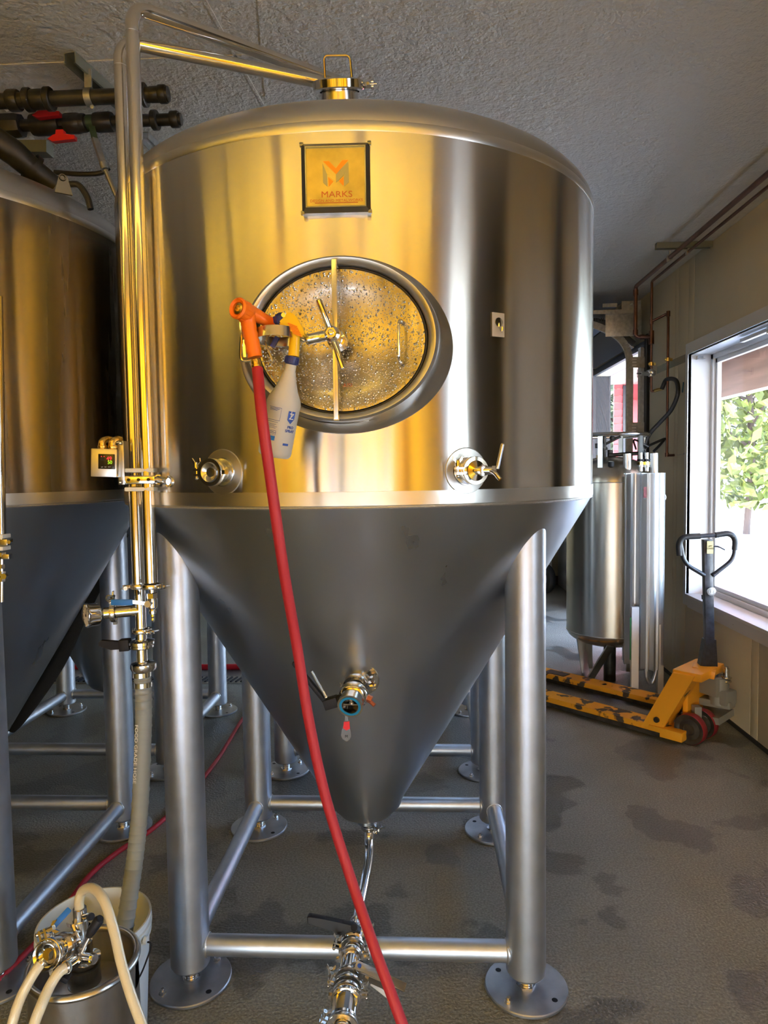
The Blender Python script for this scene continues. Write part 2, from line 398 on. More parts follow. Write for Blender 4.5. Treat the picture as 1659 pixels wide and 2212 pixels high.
# right wall: core cut round two windows, an added fill window and the garage door
W1 = (3.1, 5.0, .70, 2.40); W2 = (-.32, .42, .45, 2.55); W3 = (1.42, 2.25, .45, 2.55); D1 = (5.98, 7.72, 0, 2.62); TH = .16
wr = B()
def wallbox(y0, y1, z0, z1): wr.box((XW+TH/2+.012, (y0+y1)/2, (z0+z1)/2), (TH-.012, y1-y0, z1-z0))
wallbox(YF, W2[0], 0, ZC); wallbox(W2[1], W3[0], 0, ZC); wallbox(W3[1], W1[0], 0, ZC); wallbox(W1[1], D1[0], 0, ZC); wallbox(D1[1], YB, 0, ZC)
for w in (W1, W2, W3): wallbox(w[0], w[1], 0, w[2]); wallbox(w[0], w[1], w[3], ZC)
wallbox(D1[0], D1[1], D1[3], ZC)
wr = struct(wr.out('wall_right', cream))
def wpan(y0, y1, z0, z1, m=cream): B().box((XW+.006, (y0+y1)/2, (z0+z1)/2), (.0125, y1-y0-.005, z1-z0-.003), bev=.0012).out('wall_panel', m, wr)
CAS = .085
for y0, y1 in ((5.27, 5.34), (5.34, 5.9), (5.0+CAS, 5.27)): wpan(y0, y1, 0, ZC)
for y0, y1 in ((3.95, 4.98), (3.86, 3.95), (2.62, 3.86)): wpan(y0, y1, W1[3]+CAS, ZC)
for y0, y1 in ((4.08, 5.0+CAS), (3.99, 4.08), (2.62, 3.99)): wpan(y0, y1, 0, W1[2]-CAS)
wpan(4.98, 5.085, W1[3]+CAS, ZC)
wpan(2.62, W1[0]-CAS, W1[2]-CAS, W1[3]+CAS)
wpan(.6, 1.33, 0, ZC, dark_w); wpan(2.34, 2.62, 0, ZC, dark_w)
wpan(YF, W2[0]-.1, 0, ZC, gold_wall)
wpan(7.8, 8.4, 0, ZC, slate); wpan(8.4, YB, 0, ZC, white_p)
def window(w, nm):
    y0, y1, z0, z1 = w; cy, cz = (y0+y1)/2, (z0+z1)/2
    root = struct(B().box((XW+TH-.01, y0+.02, cz), (.05, .04, z1-z0)).box((XW+TH-.01, y1-.02, cz), (.05, .04, z1-z0))
                  .box((XW+TH-.01, cy, z0+.02), (.05, y1-y0, .04)).box((XW+TH-.01, cy, z1-.02), (.05, y1-y0, .04)).out(nm, white_p))
    # deep reveal
    j = B()
    for yy in (y0, y1): j.box((XW+.07, yy, cz), (.16, .012, z1-z0))
    j.box((XW+.07, cy, z1), (.16, y1-y0, .012)); j.out('reveal', white_p, root)
    # stepped casing
    c = B()
    for k, (wd_, dp) in enumerate(((CAS, .016), (CAS*.55, .026), (CAS*.22, .032))):
        X = XW-dp/2
        c.box((X, y0-wd_/2, cz), (dp, wd_, z1-z0+2*wd_)); c.box((X, y1+wd_/2, cz), (dp, wd_, z1-z0+2*wd_))
        c.box((X, cy, z1+wd_/2), (dp, y1-y0, wd_)); c.box((X, cy, z0-wd_/2-.01), (dp, y1-y0, wd_))
    c.out('window_casing', white_p, root)
    B().box((XW+.055, cy, z0-.004), (.19, y1-y0, .02), bev=.004).out('window_sill', white_p, root)
    s = B()
    for (yy, zz, sy, sz) in ((y0+.055, cz, .03, z1-z0-.08), (y1-.055, cz, .03, z1-z0-.08), (cy, z0+.055, y1-y0-.08, .03), (cy, z1-.055, y1-y0-.08, .03)):
        s.box((XW+TH-.002, yy, zz), (.03, sy, sz), bev=.003)
    s.out('sash', white_p, root)
    B().box((XW+TH, cy, cz), (.006, y1-y0-.13, z1-z0-.13)).out('pane', glass, root)
    return root
w1 = window(W1, 'window_1'); w2 = window(W2, 'window_2'); w3 = window(W3, 'window_3')
shade = bpy.data.materials.new('roller_shade_cloth'); shade.use_nodes = True
_n = shade.node_tree.nodes; _n.clear(); _o = _n.new('ShaderNodeOutputMaterial'); _mx = _n.new('ShaderNodeMixShader')
_a = _n.new('ShaderNodeBsdfDiffuse'); _a.inputs[0].default_value = (.7, .66, .6, 1); _t = _n.new('ShaderNodeBsdfTranslucent'); _t.inputs[0].default_value = (.34, .31, .28, 1)
shade.node_tree.links.new(_a.outputs[0], _mx.inputs[1]); shade.node_tree.links.new(_t.outputs[0], _mx.inputs[2]); shade.node_tree.links.new(_mx.outputs[0], _o.inputs[0])
B().box((XW+.07, (W3[0]+W3[1])/2, (W3[2]+W3[3])/2), (.003, W3[1]-W3[0]-.02, W3[3]-W3[2]-.02)).out('roller_shade', shade, w3)  # added unseen shaded window, for fill light and a mid-tone reflected band
# blind rail and its brackets in the reveal of the visible window
hr = thing('blind_rail', 'white metal blind rail mounted under the window head', 'blind rail', (XW+.05, 4.0, 2.37))
B().box((XW+.045, 3.78, 2.372), (.028, 1.15, .022), bev=.003).out('rail', white_p, hr)
B().box((XW+.045, 4.0, 2.367), (.045, .03, .04), bev=.003).out('bracket', chrome2, hr)
hb = B().box((XW+.045, W1[1]-.03, 2.362), (.05, .035, .004)).box((XW+.045, W1[1]-.012, 2.372), (.05, .004, .024)).box((XW+.021, W1[1]-.03, 2.372), (.004, .035, .024)).out('blind_bracket', chrome2)
tag(hb, 'small empty metal blind bracket in the far upper corner of the window', 'bracket')
# baseboard line under the cream wall + floor joint
struct(B().box((XW-.004, (2.3+5.9)/2, .012), (.012, 3.6, .024)).out('baseboard_right', dark_w))
struct(B().box((.6, YB-.01, .06), (3.0, .02, .12)).out('baseboard_back', bark))
# trench drain
dr = B().box((-1.95, 5.2, .002), (3.6, .16, .012)).out('drain_frame', zinc, fl)
g = B()
for i in range(88): g.bar((-3.7+i*.04, 5.14, .012), (-3.68+i*.04, 5.26, .012), .014, .008)
stuff(g.out('drain_slots', black_p, fl))

# garage door opening, door_1: jambs, tracks, plates, raised sections
gd = struct(B().box((XW+.08, D1[0]-.035, 1.35), (.2, .07, 2.75)).out('door_1', black_p))
B().box((XW+.08, D1[1]+.02, 1.35), (.2, .04, 2.7)).out('jamb', slate, gd)
B().box((XW+.08, 6.85, D1[3]+.03), (.2, 1.8, .06)).out('door_head', slate, gd)
B().box((XW-.02, 6.03, 1.33), (.05, .07, 2.6)).out('jamb_angle', zinc, gd)
tk = fillet([(1.80, 6.0, .02), (1.80, 6.0, 2.68), (1.45, 6.0, 2.86), (.2, 6.0, 2.92)], .34, 10)
b = B()
for p, q in zip(tk, tk[1:]): b.bar(p, q, .055, .028, up=(0, 1, 0))
b.out('track', zinc, gd)
B().box((1.74, 5.975, 2.83), (.30, .004, .22), bev=.001).box((1.80, 5.965, 2.96), (.16, .004, .10)).out('bearing_plate', zinc, gd)
b = B().box((1.45, 5.96, 2.92), (.62, .03, .035)).box((1.62, 5.965, 2.975), (.12, .03, .03)); b.out('angle_strut', zinc, gd)
for zz in (2.50, 1.95): B().box((1.86, 5.97, zz), (.16, .006, .09)).out('track_bracket', zinc, gd)
b = B()
for zz in (2.50, 1.95):
    for i in range(3): b.box((1.83+.0*i, 5.966, zz-.025+.025*i), (.035, .003, .01))
b.out('bracket_slot', white_p, gd)
b = B()
secs = [((1.84, 2.66), (1.64, 2.83)), ((1.62, 2.84), (1.12, 2.93)), ((1.10, 2.93), (.55, 2.95))]
for (x0, z0), (x1, z1) in secs:
    B().bar((x0, 6.84, z0), (x1, 6.84, z1), 1.68, .045, up=(0, 0, 1), bev=.004).out('door_section', slate, gd)
    for yy in (6.05, 7.64): B().bar((x0, yy, z0-.03), (x1, yy, z1-.03), .06, .01).out('section_stile', white_p if yy < 6.5 else slate, gd)
text('section_lettering', 'WTD', .045, black_p, gd, lambda x, y, d: V((1.53-x, 6.0, 2.865))+V((0, -d-.003, y)))
B().torus((1.80, 6.2, 2.98), (0, 1, 0), .05, .02, 24, 8).cyl((1.80, 5.9, 2.98), (1.80, 6.9, 2.98), .013).out('spring_drum', zinc, gd)

# ---------------------------------------------------------------- outside
struct(B().box((2.75+XW-1.9, 4, -.15), (2.8, 22, .1)).out('porch_slab', asph))
struct(B().box((30, 14, -.2), (56, 90, .1)).out('ground', ground_m))
so = struct(B().box((3.16, 4.4, 3.09), (2.06, 15.6, .03)).out('porch_soffit', soffit_m))
for i in range(13): B().box((2.22+.155*i, 4.4, 3.07), (.146, 15.6, .012)).out('soffit_board', soffit_m, so)
struct(B().box((4.22, 4.4, 2.85), (.05, 15.6, .58)).out('porch_fascia', mat('brown_fascia', (.16, .10, .09), .6, noise=(2, .4, (1, .3, 4)))))
struct(B().box((4.2, 4.4, 2.552), (.07, 15.6, .022)).out('trim_1', white_p))
struct(B().box((-.5, 4.6, 3.42), (9.6, 16.4, .12)).out('roof', slate))
rw = struct(B().box((4.4, 12.35, 1.5), (1.7, .1, 3.2)).out('porch_wall', red_sid))
B().box((3.60, 12.28, 1.5), (.07, .08, 3.1)).out('corner_trim', slate, rw)
for i in range(26): B().box((3.49, 12.28, .06+.12*i), (.15, .05, .114), Matrix.Rotation(.12, 3, 'X')).out('siding_board', red_sid, rw)
B().box((3.85, 12.26, 2.0), (.25, .04, 1.6)).out('door_trim', red_sid, rw)
B().box((4.3, 12.24, .35), (1.4, .04, .75)).out('base_panel', white_p, rw)
random.seed(3)
def tree(x, y, h, r, m, label, n=2600):
    t = thing('tree', label, 'tree', (x, y, -.15), 'trees beyond the pavement')
    b = B().tube(smoothpath([(x, y, -.15), (x+.1, y, h*.35), (x-.05, y+.1, h*.8)]), .09, 8)
    for i in range(7):
        a = i*2.4; b.tube([(x, y, h*(.3+.06*i)), (x+cos(a)*r*.6, y+sin(a)*r*.6, h*(.45+.07*i))], [.04, .012], 6)
    b.out('trunk', bark, t)
    bm = bmesh.new()
    for i in range(n):
        a, z = random.uniform(0, 2*pi), random.random()
        rr = r*math.sqrt(random.random())*(1-.5*abs(z-.35)); c = V((x+rr*cos(a), y+rr*sin(a), h*(.10+.9*z)))-V((x, y, -.15))
        q = Quaternion((random.gauss(0, 1), random.gauss(0, 1), random.gauss(0, 1), random.gauss(0, 1))).normalized()
        s_ = random.uniform(.10, .24)
        vs = [bm.verts.new(c+q @ V(k)*s_) for k in ((-1, 0, 0), (0, -.5, .1), (1, 0, 0), (0, .5, .1))]
        bm.faces.new(vs)
    me = bpy.data.meshes.new('foliage'); bm.to_mesh(me); bm.free(); me.materials.append(m)
    o = bpy.data.objects.new('foliage', me); COL.objects.link(o); o.parent = t; stuff(o)
tree(8.6, 18.5, 6.0, 1.9, leaf, 'bright green tree showing in the middle of the window')
tree(12.4, 22.5, 6.5, 1.8, leaf, 'sunlit tree at the window edge nearest the camera')
tree(9.0, 26.0, 5.4, 2.4, leaf2, 'pale bluish tree standing farthest back behind the house')
tree(4.9, 18.0, 5.5, 1.4, leaf2, 'tree glimpsed through the garage door beside the dark jamb')
ho = thing('house', 'small white house with a dark window beyond the pavement', 'house', (14.0, 34, -.15))
B().box((14.0, 34, 1.3), (4, 3, 2.9)).out('wall', white_p, ho)
B().prism([(-2.3, 0), (2.3, 0), (0, 1.2)], (14.0, 32.2, 2.7), (1, 0, 0), (0, 0, 1), (0, 3.6, 0)).out('roof', slate, ho)
B().box((13.3, 32.48, 1.3), (.7, .06, .8)).out('window', slate, ho)

# ================================================================== TANKS
AX, AY, R = -.212, 2.53, .817
Z1, Z2 = 1.518, 2.452
SX, SY = .527, .468
def surfY(x, rr=R): return AY-math.sqrt(max(0, rr*rr-(x-AX)**2))
def on_shell(px, py, rr=R):
    d = _ray(px, py); ox, oy = EYE.x-AX, EYE.y-AY
    a = d.x**2+d.y**2; bq = 2*(ox*d.x+oy*d.y); c = ox*ox+oy*oy-rr*rr
    return EYE+d*((-bq-math.sqrt(bq*bq-4*a*c))/(2*a))
def tank_body(root, ax, ay, R=R, sh=None):
    o = V((ax, ay, 0))
    B().lathe([(R, Z1+.035), (R, Z2-.022)], o, seg=160).out('shell', sh or shell, root)
    B().lathe([(R-.002, Z1-.004), (R+.0015, Z1), (R+.0015, Z1+.035), (R, Z1+.0352)], o, seg=160).out('skirt_band', band, root)
    B().torus(o+V((0, 0, Z1-.006)), (0, 0, 1), R-.003, .0035, 160, 6).out('weld_seam', bead, root)
    B().lathe([(R, Z2-.022), (R+.001, Z2-.02), (R+.001, Z2), (R-.001, Z2+.004)], o, seg=160).out('rim_band', band, root)
    B().lathe([(R-.001, Z2+.003)]+[(R*cos(t*pi/2/24)**.92 if t < 24 else 0, Z2+.003+.205*sin(t*pi/2/24)) for t in range(1, 25)], o, seg=160, ).out('dome', dome, root)
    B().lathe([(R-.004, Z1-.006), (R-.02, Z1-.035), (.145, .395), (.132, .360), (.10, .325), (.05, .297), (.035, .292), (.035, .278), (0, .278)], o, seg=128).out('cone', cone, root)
    for sx in (-1, 1):
        for sy in (-1, 1):
            x, y = ax+sx*SX, ay+sy*SY
            B().cyl((x, y, .062), (x, y, 1.502), .0605, seg=40).lathe([(.0605, .062), (.057, .056), (.03, .055), (0, .055)], (x, y, 0), seg=40).out('leg', leg_m, root)
            b = B().lathe([(.0195, .012), (.0195, .06)], (x, y, 0), seg=18)
            for k in range(6): b.torus((x, y, .016+.007*k), (0, 0, 1), .0195, .0016, 18, 6)
            b.hexa((x, y, .010), (0, 0, 1), .03, .006)
            b.out('threaded_foot', chrome2, root)
            fp = B().lathe([(0, 0.0005), (.124, .0005), (.127, .003), (.127, .009), (.124, .012), (0, .012)], (x, y, 0), seg=56).out('foot_plate', plate_m, root)
            for k, a in enumerate((.9, 2.5, 4.0, 5.6)):
                c = V((x+.098*cos(a), y+.098*sin(a), .012))
                if k in (0, 2): B().lathe([(0, 0), (.012, 0), (.012, .002), (.0, .002)], c, seg=14).hexa(c+V((0, 0, .002)), (0, 0, 1), .0095, .008).cyl(c, c+V((0, 0, .016)), .005, seg=10).out('anchor_bolt', chrome2, fp)
                else: B().lathe([(0, .0004), (.009, .0004)], c, seg=14).out('bolt_hole', black_p, fp)
    for k in (-1, 1):
        B().cyl((ax-SX, ay+k*SY, .118+.0), (ax+SX, ay+k*SY, .118), .032, seg=28).out('stretcher', leg_m, root)
        B().cyl((ax+k*SX, ay-SY, .118), (ax+k*SX, ay+SY, .118), .032, seg=28).out('stretcher', leg_m, root)
        for j in (-1, 1):
            B().torus((ax+j*(SX-.059), ay+k*SY, .118), (1, 0, 0), .034, .003, 28, 6).torus((ax+j*SX, ay+k*(SY-.059), .118), (0, 1, 0), .034, .003, 28, 6).out('weld', bead, root)
T1 = thing('fermentation_tank', 'large conical steel tank with oval door and maker plaque, centre of the room', 'tank', (AX, AY, 0), 'conical fermentation tanks')
tank_body(T1, AX, AY)
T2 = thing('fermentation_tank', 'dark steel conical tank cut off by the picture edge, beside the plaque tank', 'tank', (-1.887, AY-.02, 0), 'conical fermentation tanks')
tank_body(T2, -1.887, AY-.02, sh=mat('dull_brown_steel_shell', (.35, .315, .27), .24, 1, aniso=.95, bump=(1.6, .004, (1.6, 1.6, .3)), streak=(12, .06, (1, 1, .06)), noise=(6, .25, (1, 1, .1))))  # shell colour darkened to stand in for this tank's dimmer reflections
T3 = thing('fermentation_tank', 'slimmer conical tank hidden behind the plaque tank, only its legs and feet showing', 'tank', (-.205, 4.07, 0), 'conical fermentation tanks')
tank_body(T3, -.205, 4.07, .70)
T4 = copy_tree(T3); T4.location = (-1.90, 4.05, 0); T4['label'] = 'dark conical tank in the back row behind the cut-off tank'
# lifting lug on the left tank
lp = at(137, 395, 2.0)
b = B().prism([(-.024, -.02), (.024, -.02), (.011, .030), (0, .036), (-.011, .030)], lp+V((0, 0, -.01)), (.8, .6, 0), (0, 0, 1), V((-.6, .8, 0))*.008)
b.torus(lp+V((0, -.003, .015)), (-.6, .8, 0), .008, .002, 16, 6).out('lifting_lug', frame_m, T2)

# ---- manway
MX, MZ = at(737, 736, 1.65).x, at(737, 736, 1.65).z
def ell(name, prof, m, parent, n=96, fill=False):
    b = B(); rings = []
    for a_, b_, y in prof:
        rg = []
        for k in range(n):
            t = 2*pi*k/n; x, z = MX+a_*cos(t), MZ+b_*sin(t)
            yy = surfY(x)+y[0] if isinstance(y, tuple) else y
            rg.append(b.bm.verts.new((x, yy, z)))
        rings.append(rg)
    for A, C in zip(rings, rings[1:]): b.bridge(A, C)
    if fill: b.bm.faces.new(rings[-1])
    return b.out(name, m, parent)
ell('manway_collar', [(.272, .218, (.002,)), (.270, .216, (-.004,)), (.262, .208, (-.010,)), (.248, .200, (-.028,)), (.240, .196, (-.05,)), (.238, .194, 1.668), (.234, .191, 1.640)], dome, T1)
ell('manway_rim', [(.234, .191, 1.640), (.231, .192, 1.628), (.224, .187, 1.622), (.216, .182, 1.624), (.210, .177, 1.630), (.207, .174, 1.640), (.206, .173, 1.665)], band, T1)
ell('door_gasket', [(.207, .175, 1.656), (.2045, .1725, 1.651), (.2005, .1695, 1.651), (.199, .168, 1.66)], black_r, T1)
md = ell('manway_door', [(.2005, .1685, 1.66), (.199, .167, 1.648), (.190, .158, 1.648), (.15, .125, 1.658), (.10, .085, 1.667), (.05, .042, 1.672), (.01, .008, 1.673)], wet, T1, fill=True)
def dp(px, py, y=1.6): return at(px, py, y)
p0, p1 = dp(861, 693, 1.615), dp(861, 775, 1.615)
B().tube(fillet([p0+V((.004, .03, .004)), p0, p1, p1+V((.004, .03, -.004))], .012), .0032, 10).sph(p0+V((.004, .026, .004)), .006).sph(p1+V((.004, .026, -.004)), .006).out('handle', chrome, md)
text('door_marking', 'AISI\n304', .014, rust, md, lambda x, y, d: V((dp(745, 832).x+x, 1.6620-d, dp(745, 832).z+y)))
t_, b_ = dp(722, 562, 1.605), dp(727, 906, 1.605)
mb = B().bar(t_, b_, .011, .020, up=(0, 1, 0), bev=.001).out('manway_crossbar', chrome2, T1)
B().box(t_+V((0, .012, -.004)), (.013, .03, .012)).box(b_+V((0, .012, .004)), (.013, .03, .012)).out('crossbar_foot', chrome2, mb)
hub = dp(717, 722, 1.555)
hw = B().lathe([(0, 0), (.012, .001), (.018, .006), (.019, .016), (.016, .026), (.016, .05), (.021, .052), (.022, .085)], hub+V((0, -.012, 0)), (0.08, 1, -.06), 28).out('manway_screw', chrome, T1)
B().hexa(hub+V((0, -.016, 0)), (0, -1, 0), .012, .006).sph(hub+V((0, -.02, 0)), .008, (1, .5, 1)).out('hub_nut', chrome, hw)
def spoke(p, name='spoke', r=.0068, m=chrome):
    p = V(p); d = (p-hub).normalized()
    B().tube([hub+d*.012, hub+d*.018, p-d*.005, p-d*.002, p], [r*.8, r, r, r*.85, r*.3], 16).out(name, m, hw)
spoke(dp(687, 645, 1.535)); spoke(dp(741, 799, 1.545)); spoke(dp(659, 735, 1.545), r=.0125)
# hose bail ring on the third spoke
rc = dp(598, 726, 1.545)
B().lathe([(.046, -.011), (.0475, -.011), (.0475, .011), (.046, .011), (.046, -.011)], rc, (0, .10, 1), 48).cyl(rc+V((.044, 0, -.004)), dp(659, 735, 1.545), .006, seg=12).out('hanger_ring', chrome2, hw)

# ---- maker plaque
qc = [on_shell(652, 320)+V((0, -.01, 0)), on_shell(799, 314)+V((0, -.01, 0)), on_shell(803, 464)+V((0, -.01, 0)), on_shell(656, 468)+V((0, -.01, 0))]
PC = (qc[0]+qc[1]+qc[2]+qc[3])/4; PX = ((qc[1]-qc[0])+(qc[2]-qc[3])).normalized(); PZ = V((0, 0, 1)); PX = (PX-PZ*PX.z).normalized(); PN = PX.cross(PZ)
PW, PH = (qc[1]-qc[0]).length/2, (qc[0]-qc[3]).length/2
PC = V((PC.x, surfY(PC.x)-.012, PC.z))
def plq(x, y, d): return PC+PX*x+PZ*y+(PN if PN.y < 0 else -PN)*d
pf = B()
def quadring(b, specs):
    rs = []
    for w, h, d in specs: rs.append([b.bm.verts.new(plq(sx*w, sy*h, d)) for sx, sy in ((-1, 1), (1, 1), (1, -1), (-1, -1))])
    for A, C in zip(rs, rs[1:]): b.bridge(A, C)
quadring(pf, [(PW, PH, -.02), (PW, PH, .002), (PW-.010, PH-.010, .013), (PW-.013, PH-.013, .013), (PW-.013, PH-.013, .009)])
pf = pf.out('plaque_frame', frame_m, T1, sharp=.3)
B().prism([(-PW+.013, -PH+.013), (PW-.013, -PH+.013), (PW-.013, PH-.013), (-PW+.013, PH-.013)], plq(0, 0, .002), PX, PZ, (plq(0, 0, 1)-plq(0, 0, 0))*.007).out('plaque', plaque_m, pf)
b = B()
for sx, sy in ((-1, 1), (1, 1), (1, -1), (-1, -1)): b.box(plq(sx*PW*.985, sy*PH*.985, .001), (.009, .009, .009), bev=.001)
b.out('corner_clip', frame_m, pf)
# emblem, in units of 1/100 of the plaque's inner width, measured from the photograph
iw = (PW-.013)*2/6.75
def em(pts, m, lift=.0098, nm='emblem_piece'):
    pl = [((x-680)/100*iw, -(y-1590)/100*iw) for x, y in pts]
    B().prism(pl, plq(0, 0, .009), PX, PZ, (plq(0, 0, 1)-plq(0, 0, 0))*(lift-.009)).out(nm, m, pf)
em([(537, 1412), (605, 1412), (685, 1495), (685, 1560)], orange_e); em([(830, 1405), (760, 1405), (685, 1495), (685, 1560)], orange_e)
em([(530, 1425), (610, 1490), (610, 1560), (585, 1560)], plaque_m, .0101); em([(610, 1490), (685, 1565), (685, 1655), (610, 1590)], plaque_m, .0101)
em([(830, 1425), (745, 1500), (775, 1570), (800, 1520)], grey_e, .0101); em([(745, 1500), (685, 1565), (685, 1655), (775, 1575)], grey_e, .0101)
em([(530, 1430), (582, 1560), (585, 1700), (535, 1655)], grey_e); em([(833, 1430), (780, 1560), (778, 1700), (833, 1655)], grey_e)
em([(593, 1590), (652, 1640), (598, 1700)], orange_e, .0104); em([(772, 1590), (720, 1640), (772, 1695)], orange_e, .0104)
def pt_(cx, cy):
    cx, cy = (cx-680)/100*iw, -(cy-1590)/100*iw
    return lambda x, y, d: plq(cx+x, cy+y, .0095+d)
text('plaque_lettering', 'MARKS', .0205, rust, pf, pt_(690, 1790), bold=.0, xs=1.18)
text('plaque_lettering', 'DESIGN AND METALWORKS', .0088, rust, pf, pt_(685, 1858), bold=0, xs=1.13)
B().prism([(-.052, -.0008), (.052, -.0008), (.052, .0008), (-.052, .0008)], plq((685-680)/100*iw, -(1882-1590)/100*iw, .009), PX, PZ, (plq(0, 0, 1)-plq(0, 0, 0))*.001).out('plaque_underline', rust, pf)

# ---- top hatch
hc = at(733, 186, 2.06); ta = V((0, -.36, .93)).normalized(); ts = V((1, 0, 0)); tt = ta.cross(ts)
def tp_(x, z, y=0): return hc+ts*x+ta*z+tt*y
hn = B().lathe([(.062, -.17), (.056, -.10), (.054, -.03), (.053, -.012), (.070, -.011), (.072, .008), (.069, .012), (.06, .014), (0, .016)], hc, ta, 56).out('top_port', chrome2, T1)
B().lathe([(.058, -.015), (.0735, -.014), (.0765, -.011), (.0765, .009), (.0735, .012), (.066, .014)], hc, ta, 56).bar(tp_(.07, 0), tp_(.10, 0), .014, .012).cyl(tp_(.085, 0, -.03), tp_(.085, 0, .02), .004).sph(tp_(.097, .006, -.01), .007).sph(tp_(.097, -.006, -.01), .007).cyl(tp_(.09, 0, -.01), tp_(.11, 0, -.01), .004).out('port_clamp', chrome, hn)
B().tube(fillet([tp_(-.040, .014), tp_(-.040, .076), tp_(.034, .074), tp_(.038, .014)], .012), .0042, 10).out('port_handle', chrome, hn)

# ---- side ports with weld pads
def port(px, py, rp, dirn, left):
    p = on_shell(px, py); nrm = V((p.x-AX, p.y-AY, 0)).normalized(); u = V((-nrm.y, nrm.x, 0))
    # curved doubler pad hugging the shell
    b = B(); rings = []; n = 48
    for rr_, lift in ((rp+.0022, .0), (rp, .002), (rp*.5, .0025), (rp*.3, .0025)):
        rg = []
        for k in range(n):
            t = 2*pi*k/n; a = math.atan2(p.y-AY, p.x-AX)+rr_*cos(t)/R
            rg.append(b.bm.verts.new((AX+(R+lift)*cos(a), AY+(R+lift)*sin(a), p.z+rr_*sin(t))))
        rings.append(rg)
    for A, C in zip(rings, rings[1:]): b.bridge(A, C)
    b.bm.faces.new(rings[-1])
    pad = b.out('port_pad', dome, T1)
    B().torus(p+nrm*.002, nrm, rp*.62, .0022, 48, 6).lathe([(rp*.62, -.01), (rp*.60, .006), (rp*.3, .010), (0, .010)], p, nrm, 48).out('port_ring', chrome2, pad)
    c = p+nrm*.045
    B().lathe([(.0245, 0), (.0245, .035), (.032, .038), (.032, .05)], p, nrm, 32).out('port_ferrule', chrome, pad)
    b = B(); clamp(b, c, nrm, .036, .016, ear=-u if (-u).x < 0 else u); b.out('port_clamp', chrome, pad)
    return p, nrm, c, pad
pL = port(481, 1020, .058, None, True)
B().lathe([(.026, .0), (.024, .004), (.018, .002), (.012, -.003), (0, -.002)], pL[2]+pL[1]*.009, pL[1], 32).out('blank_cap', chrome2, pL[3])
pR = port(1007, 1017, .058, None, False)
# sampling valve on the right port
sv = thing('sample_valve', 'small polished sampling cock with lever on the clamp at the tank side nearest the window', 'valve', pR[2])
c = pR[2]; nv = pR[1]
B().lathe([(0, .004), (.024, .004), (.025, .010), (.010, .014), (.010, .035), (.013, .037), (.013, .05), (0, .052)], c, nv, 28).out('valve_body', chrome, sv)
q = c+nv*.043
B().cyl(q, q+V((.030, -.006, 0)), .010, seg=16).hexa(q+V((.022, -.004, 0)), (1, -.2, 0), .013, .009).out('valve_bonnet', chrome, sv)
B().tube(smoothpath([q+V((.014, -.004, 0)), q+V((.026, -.02, -.006)), q+V((.038, -.028, -.022))]), .0055, 12).out('spout', chrome, sv)
B().cyl(q+V((.034, -.006, .004)), q+V((.046, -.010, .062)), .0042, seg=12).sph(q+V((.046, -.010, .062)), .0042).out('lever', chrome2, sv)

# adhesive hook
hk = on_shell(1075, 702); na = V((hk.x-AX, hk.y-AY, 0)).normalized(); ua = V((-na.y, na.x, 0)); ua = ua if ua.x > 0 else -ua
ah = thing('adhesive_hook', 'clear square adhesive hook stuck on the plaque tank', 'hook', hk)
mclear = mat('hook_pad_plastic', (.62, .58, .52), .3, trans=.3, ior=1.3)
Rm = Matrix((ua, -na, V((0, 0, 1)))).transposed()
B().box(hk+na*.002, (.040, .0025, .062), Rm, bev=.001).out('backing_pad', mclear, ah)
B().lathe([(0, .004), (.012, .003), (.013, 0)], hk+na*.003+V((0, 0, .006)), na, 20).tube(smoothpath([hk+na*.006+V((0, 0, .004)), hk+na*.010+V((0, 0, -.012)), hk+na*.018+V((0, 0, -.020)), hk+na*.020+V((0, 0, -.008))]), .0022, 8).out('hook', chrome, ah)

# ---- cone racking valve
def on_cone(px, py):
    d = _ray(px, py); lo, hi = 1.0, 3.0
    f = lambda t: math.hypot((EYE+d*t).x-AX, (EYE+d*t).y-AY) - (.145+((EYE+d*t).z-.395)*.5993)
    for _ in range(50):
        m_ = (lo+hi)/2
        if f(m_) > 0: lo = m_
        else: hi = m_
        if hi > 2.6: hi = 2.6
    return EYE+d*lo
cp = on_cone(775, 1466); vd = V((-.12, -1, -.34)).normalized()
rk = thing('racking_valve', 'polished butterfly valve with blue gasket sticking out of the tank cone', 'valve', cp)
B().lathe([(.062, -.006), (.060, .0), (.03, .003), (.027, .003), (.027, .03)], cp, vd, 44).torus(cp, vd, .061, .0025, 44, 6).out('cone_ferrule', chrome2, rk)
b = B(); clamp(b, cp+vd*.036, vd, .040, .016, ear=(1, 0, .2)); b.out('clamp', chrome, rk)
B().lathe([(.024, .03), (.024, .062), (.030, .064), (.040, .068), (.043, .074), (.043, .088), (.040, .094), (.034, .098), (.034, .118), (.037, .12), (.037, .132), (.0235, .132), (.022, .10)], cp, vd, 44).out('valve_body', chrome, rk)
B().lathe([(.0245, .1325), (.0245, .1335), (.031, .1335), (.031, .1325)], cp, vd, 44).out('gasket', ring_blue, rk)
B().lathe([(0, .100), (.022, .100)], cp, vd, 24).out('bore', screen_k, rk)
B().prism([(-.021, -.002), (.021, -.002), (.021, .002), (-.021, .002)], cp+vd*.112, frame(vd)[0], frame(vd)[1], vd*.012).sph(cp+vd*.112+V((0, 0, .010)), .008).out('disc', chrome, rk)
vb = cp+vd*.081
B().cyl(vb, vb+V((-.066, -.004, -.018)), .014, seg=14).bar(vb+V((-.045, -.004, -.014)), vb+V((-.085, -.004, -.026)), .03, .034, up=(0, 1, 0), bev=.004).bar(vb+V((-.078, -.004, -.022)), at(634, 1430, vb.y-.02), .012, .022, up=(0, 1, 0), bev=.003).out('black_lever', black_p, rk)
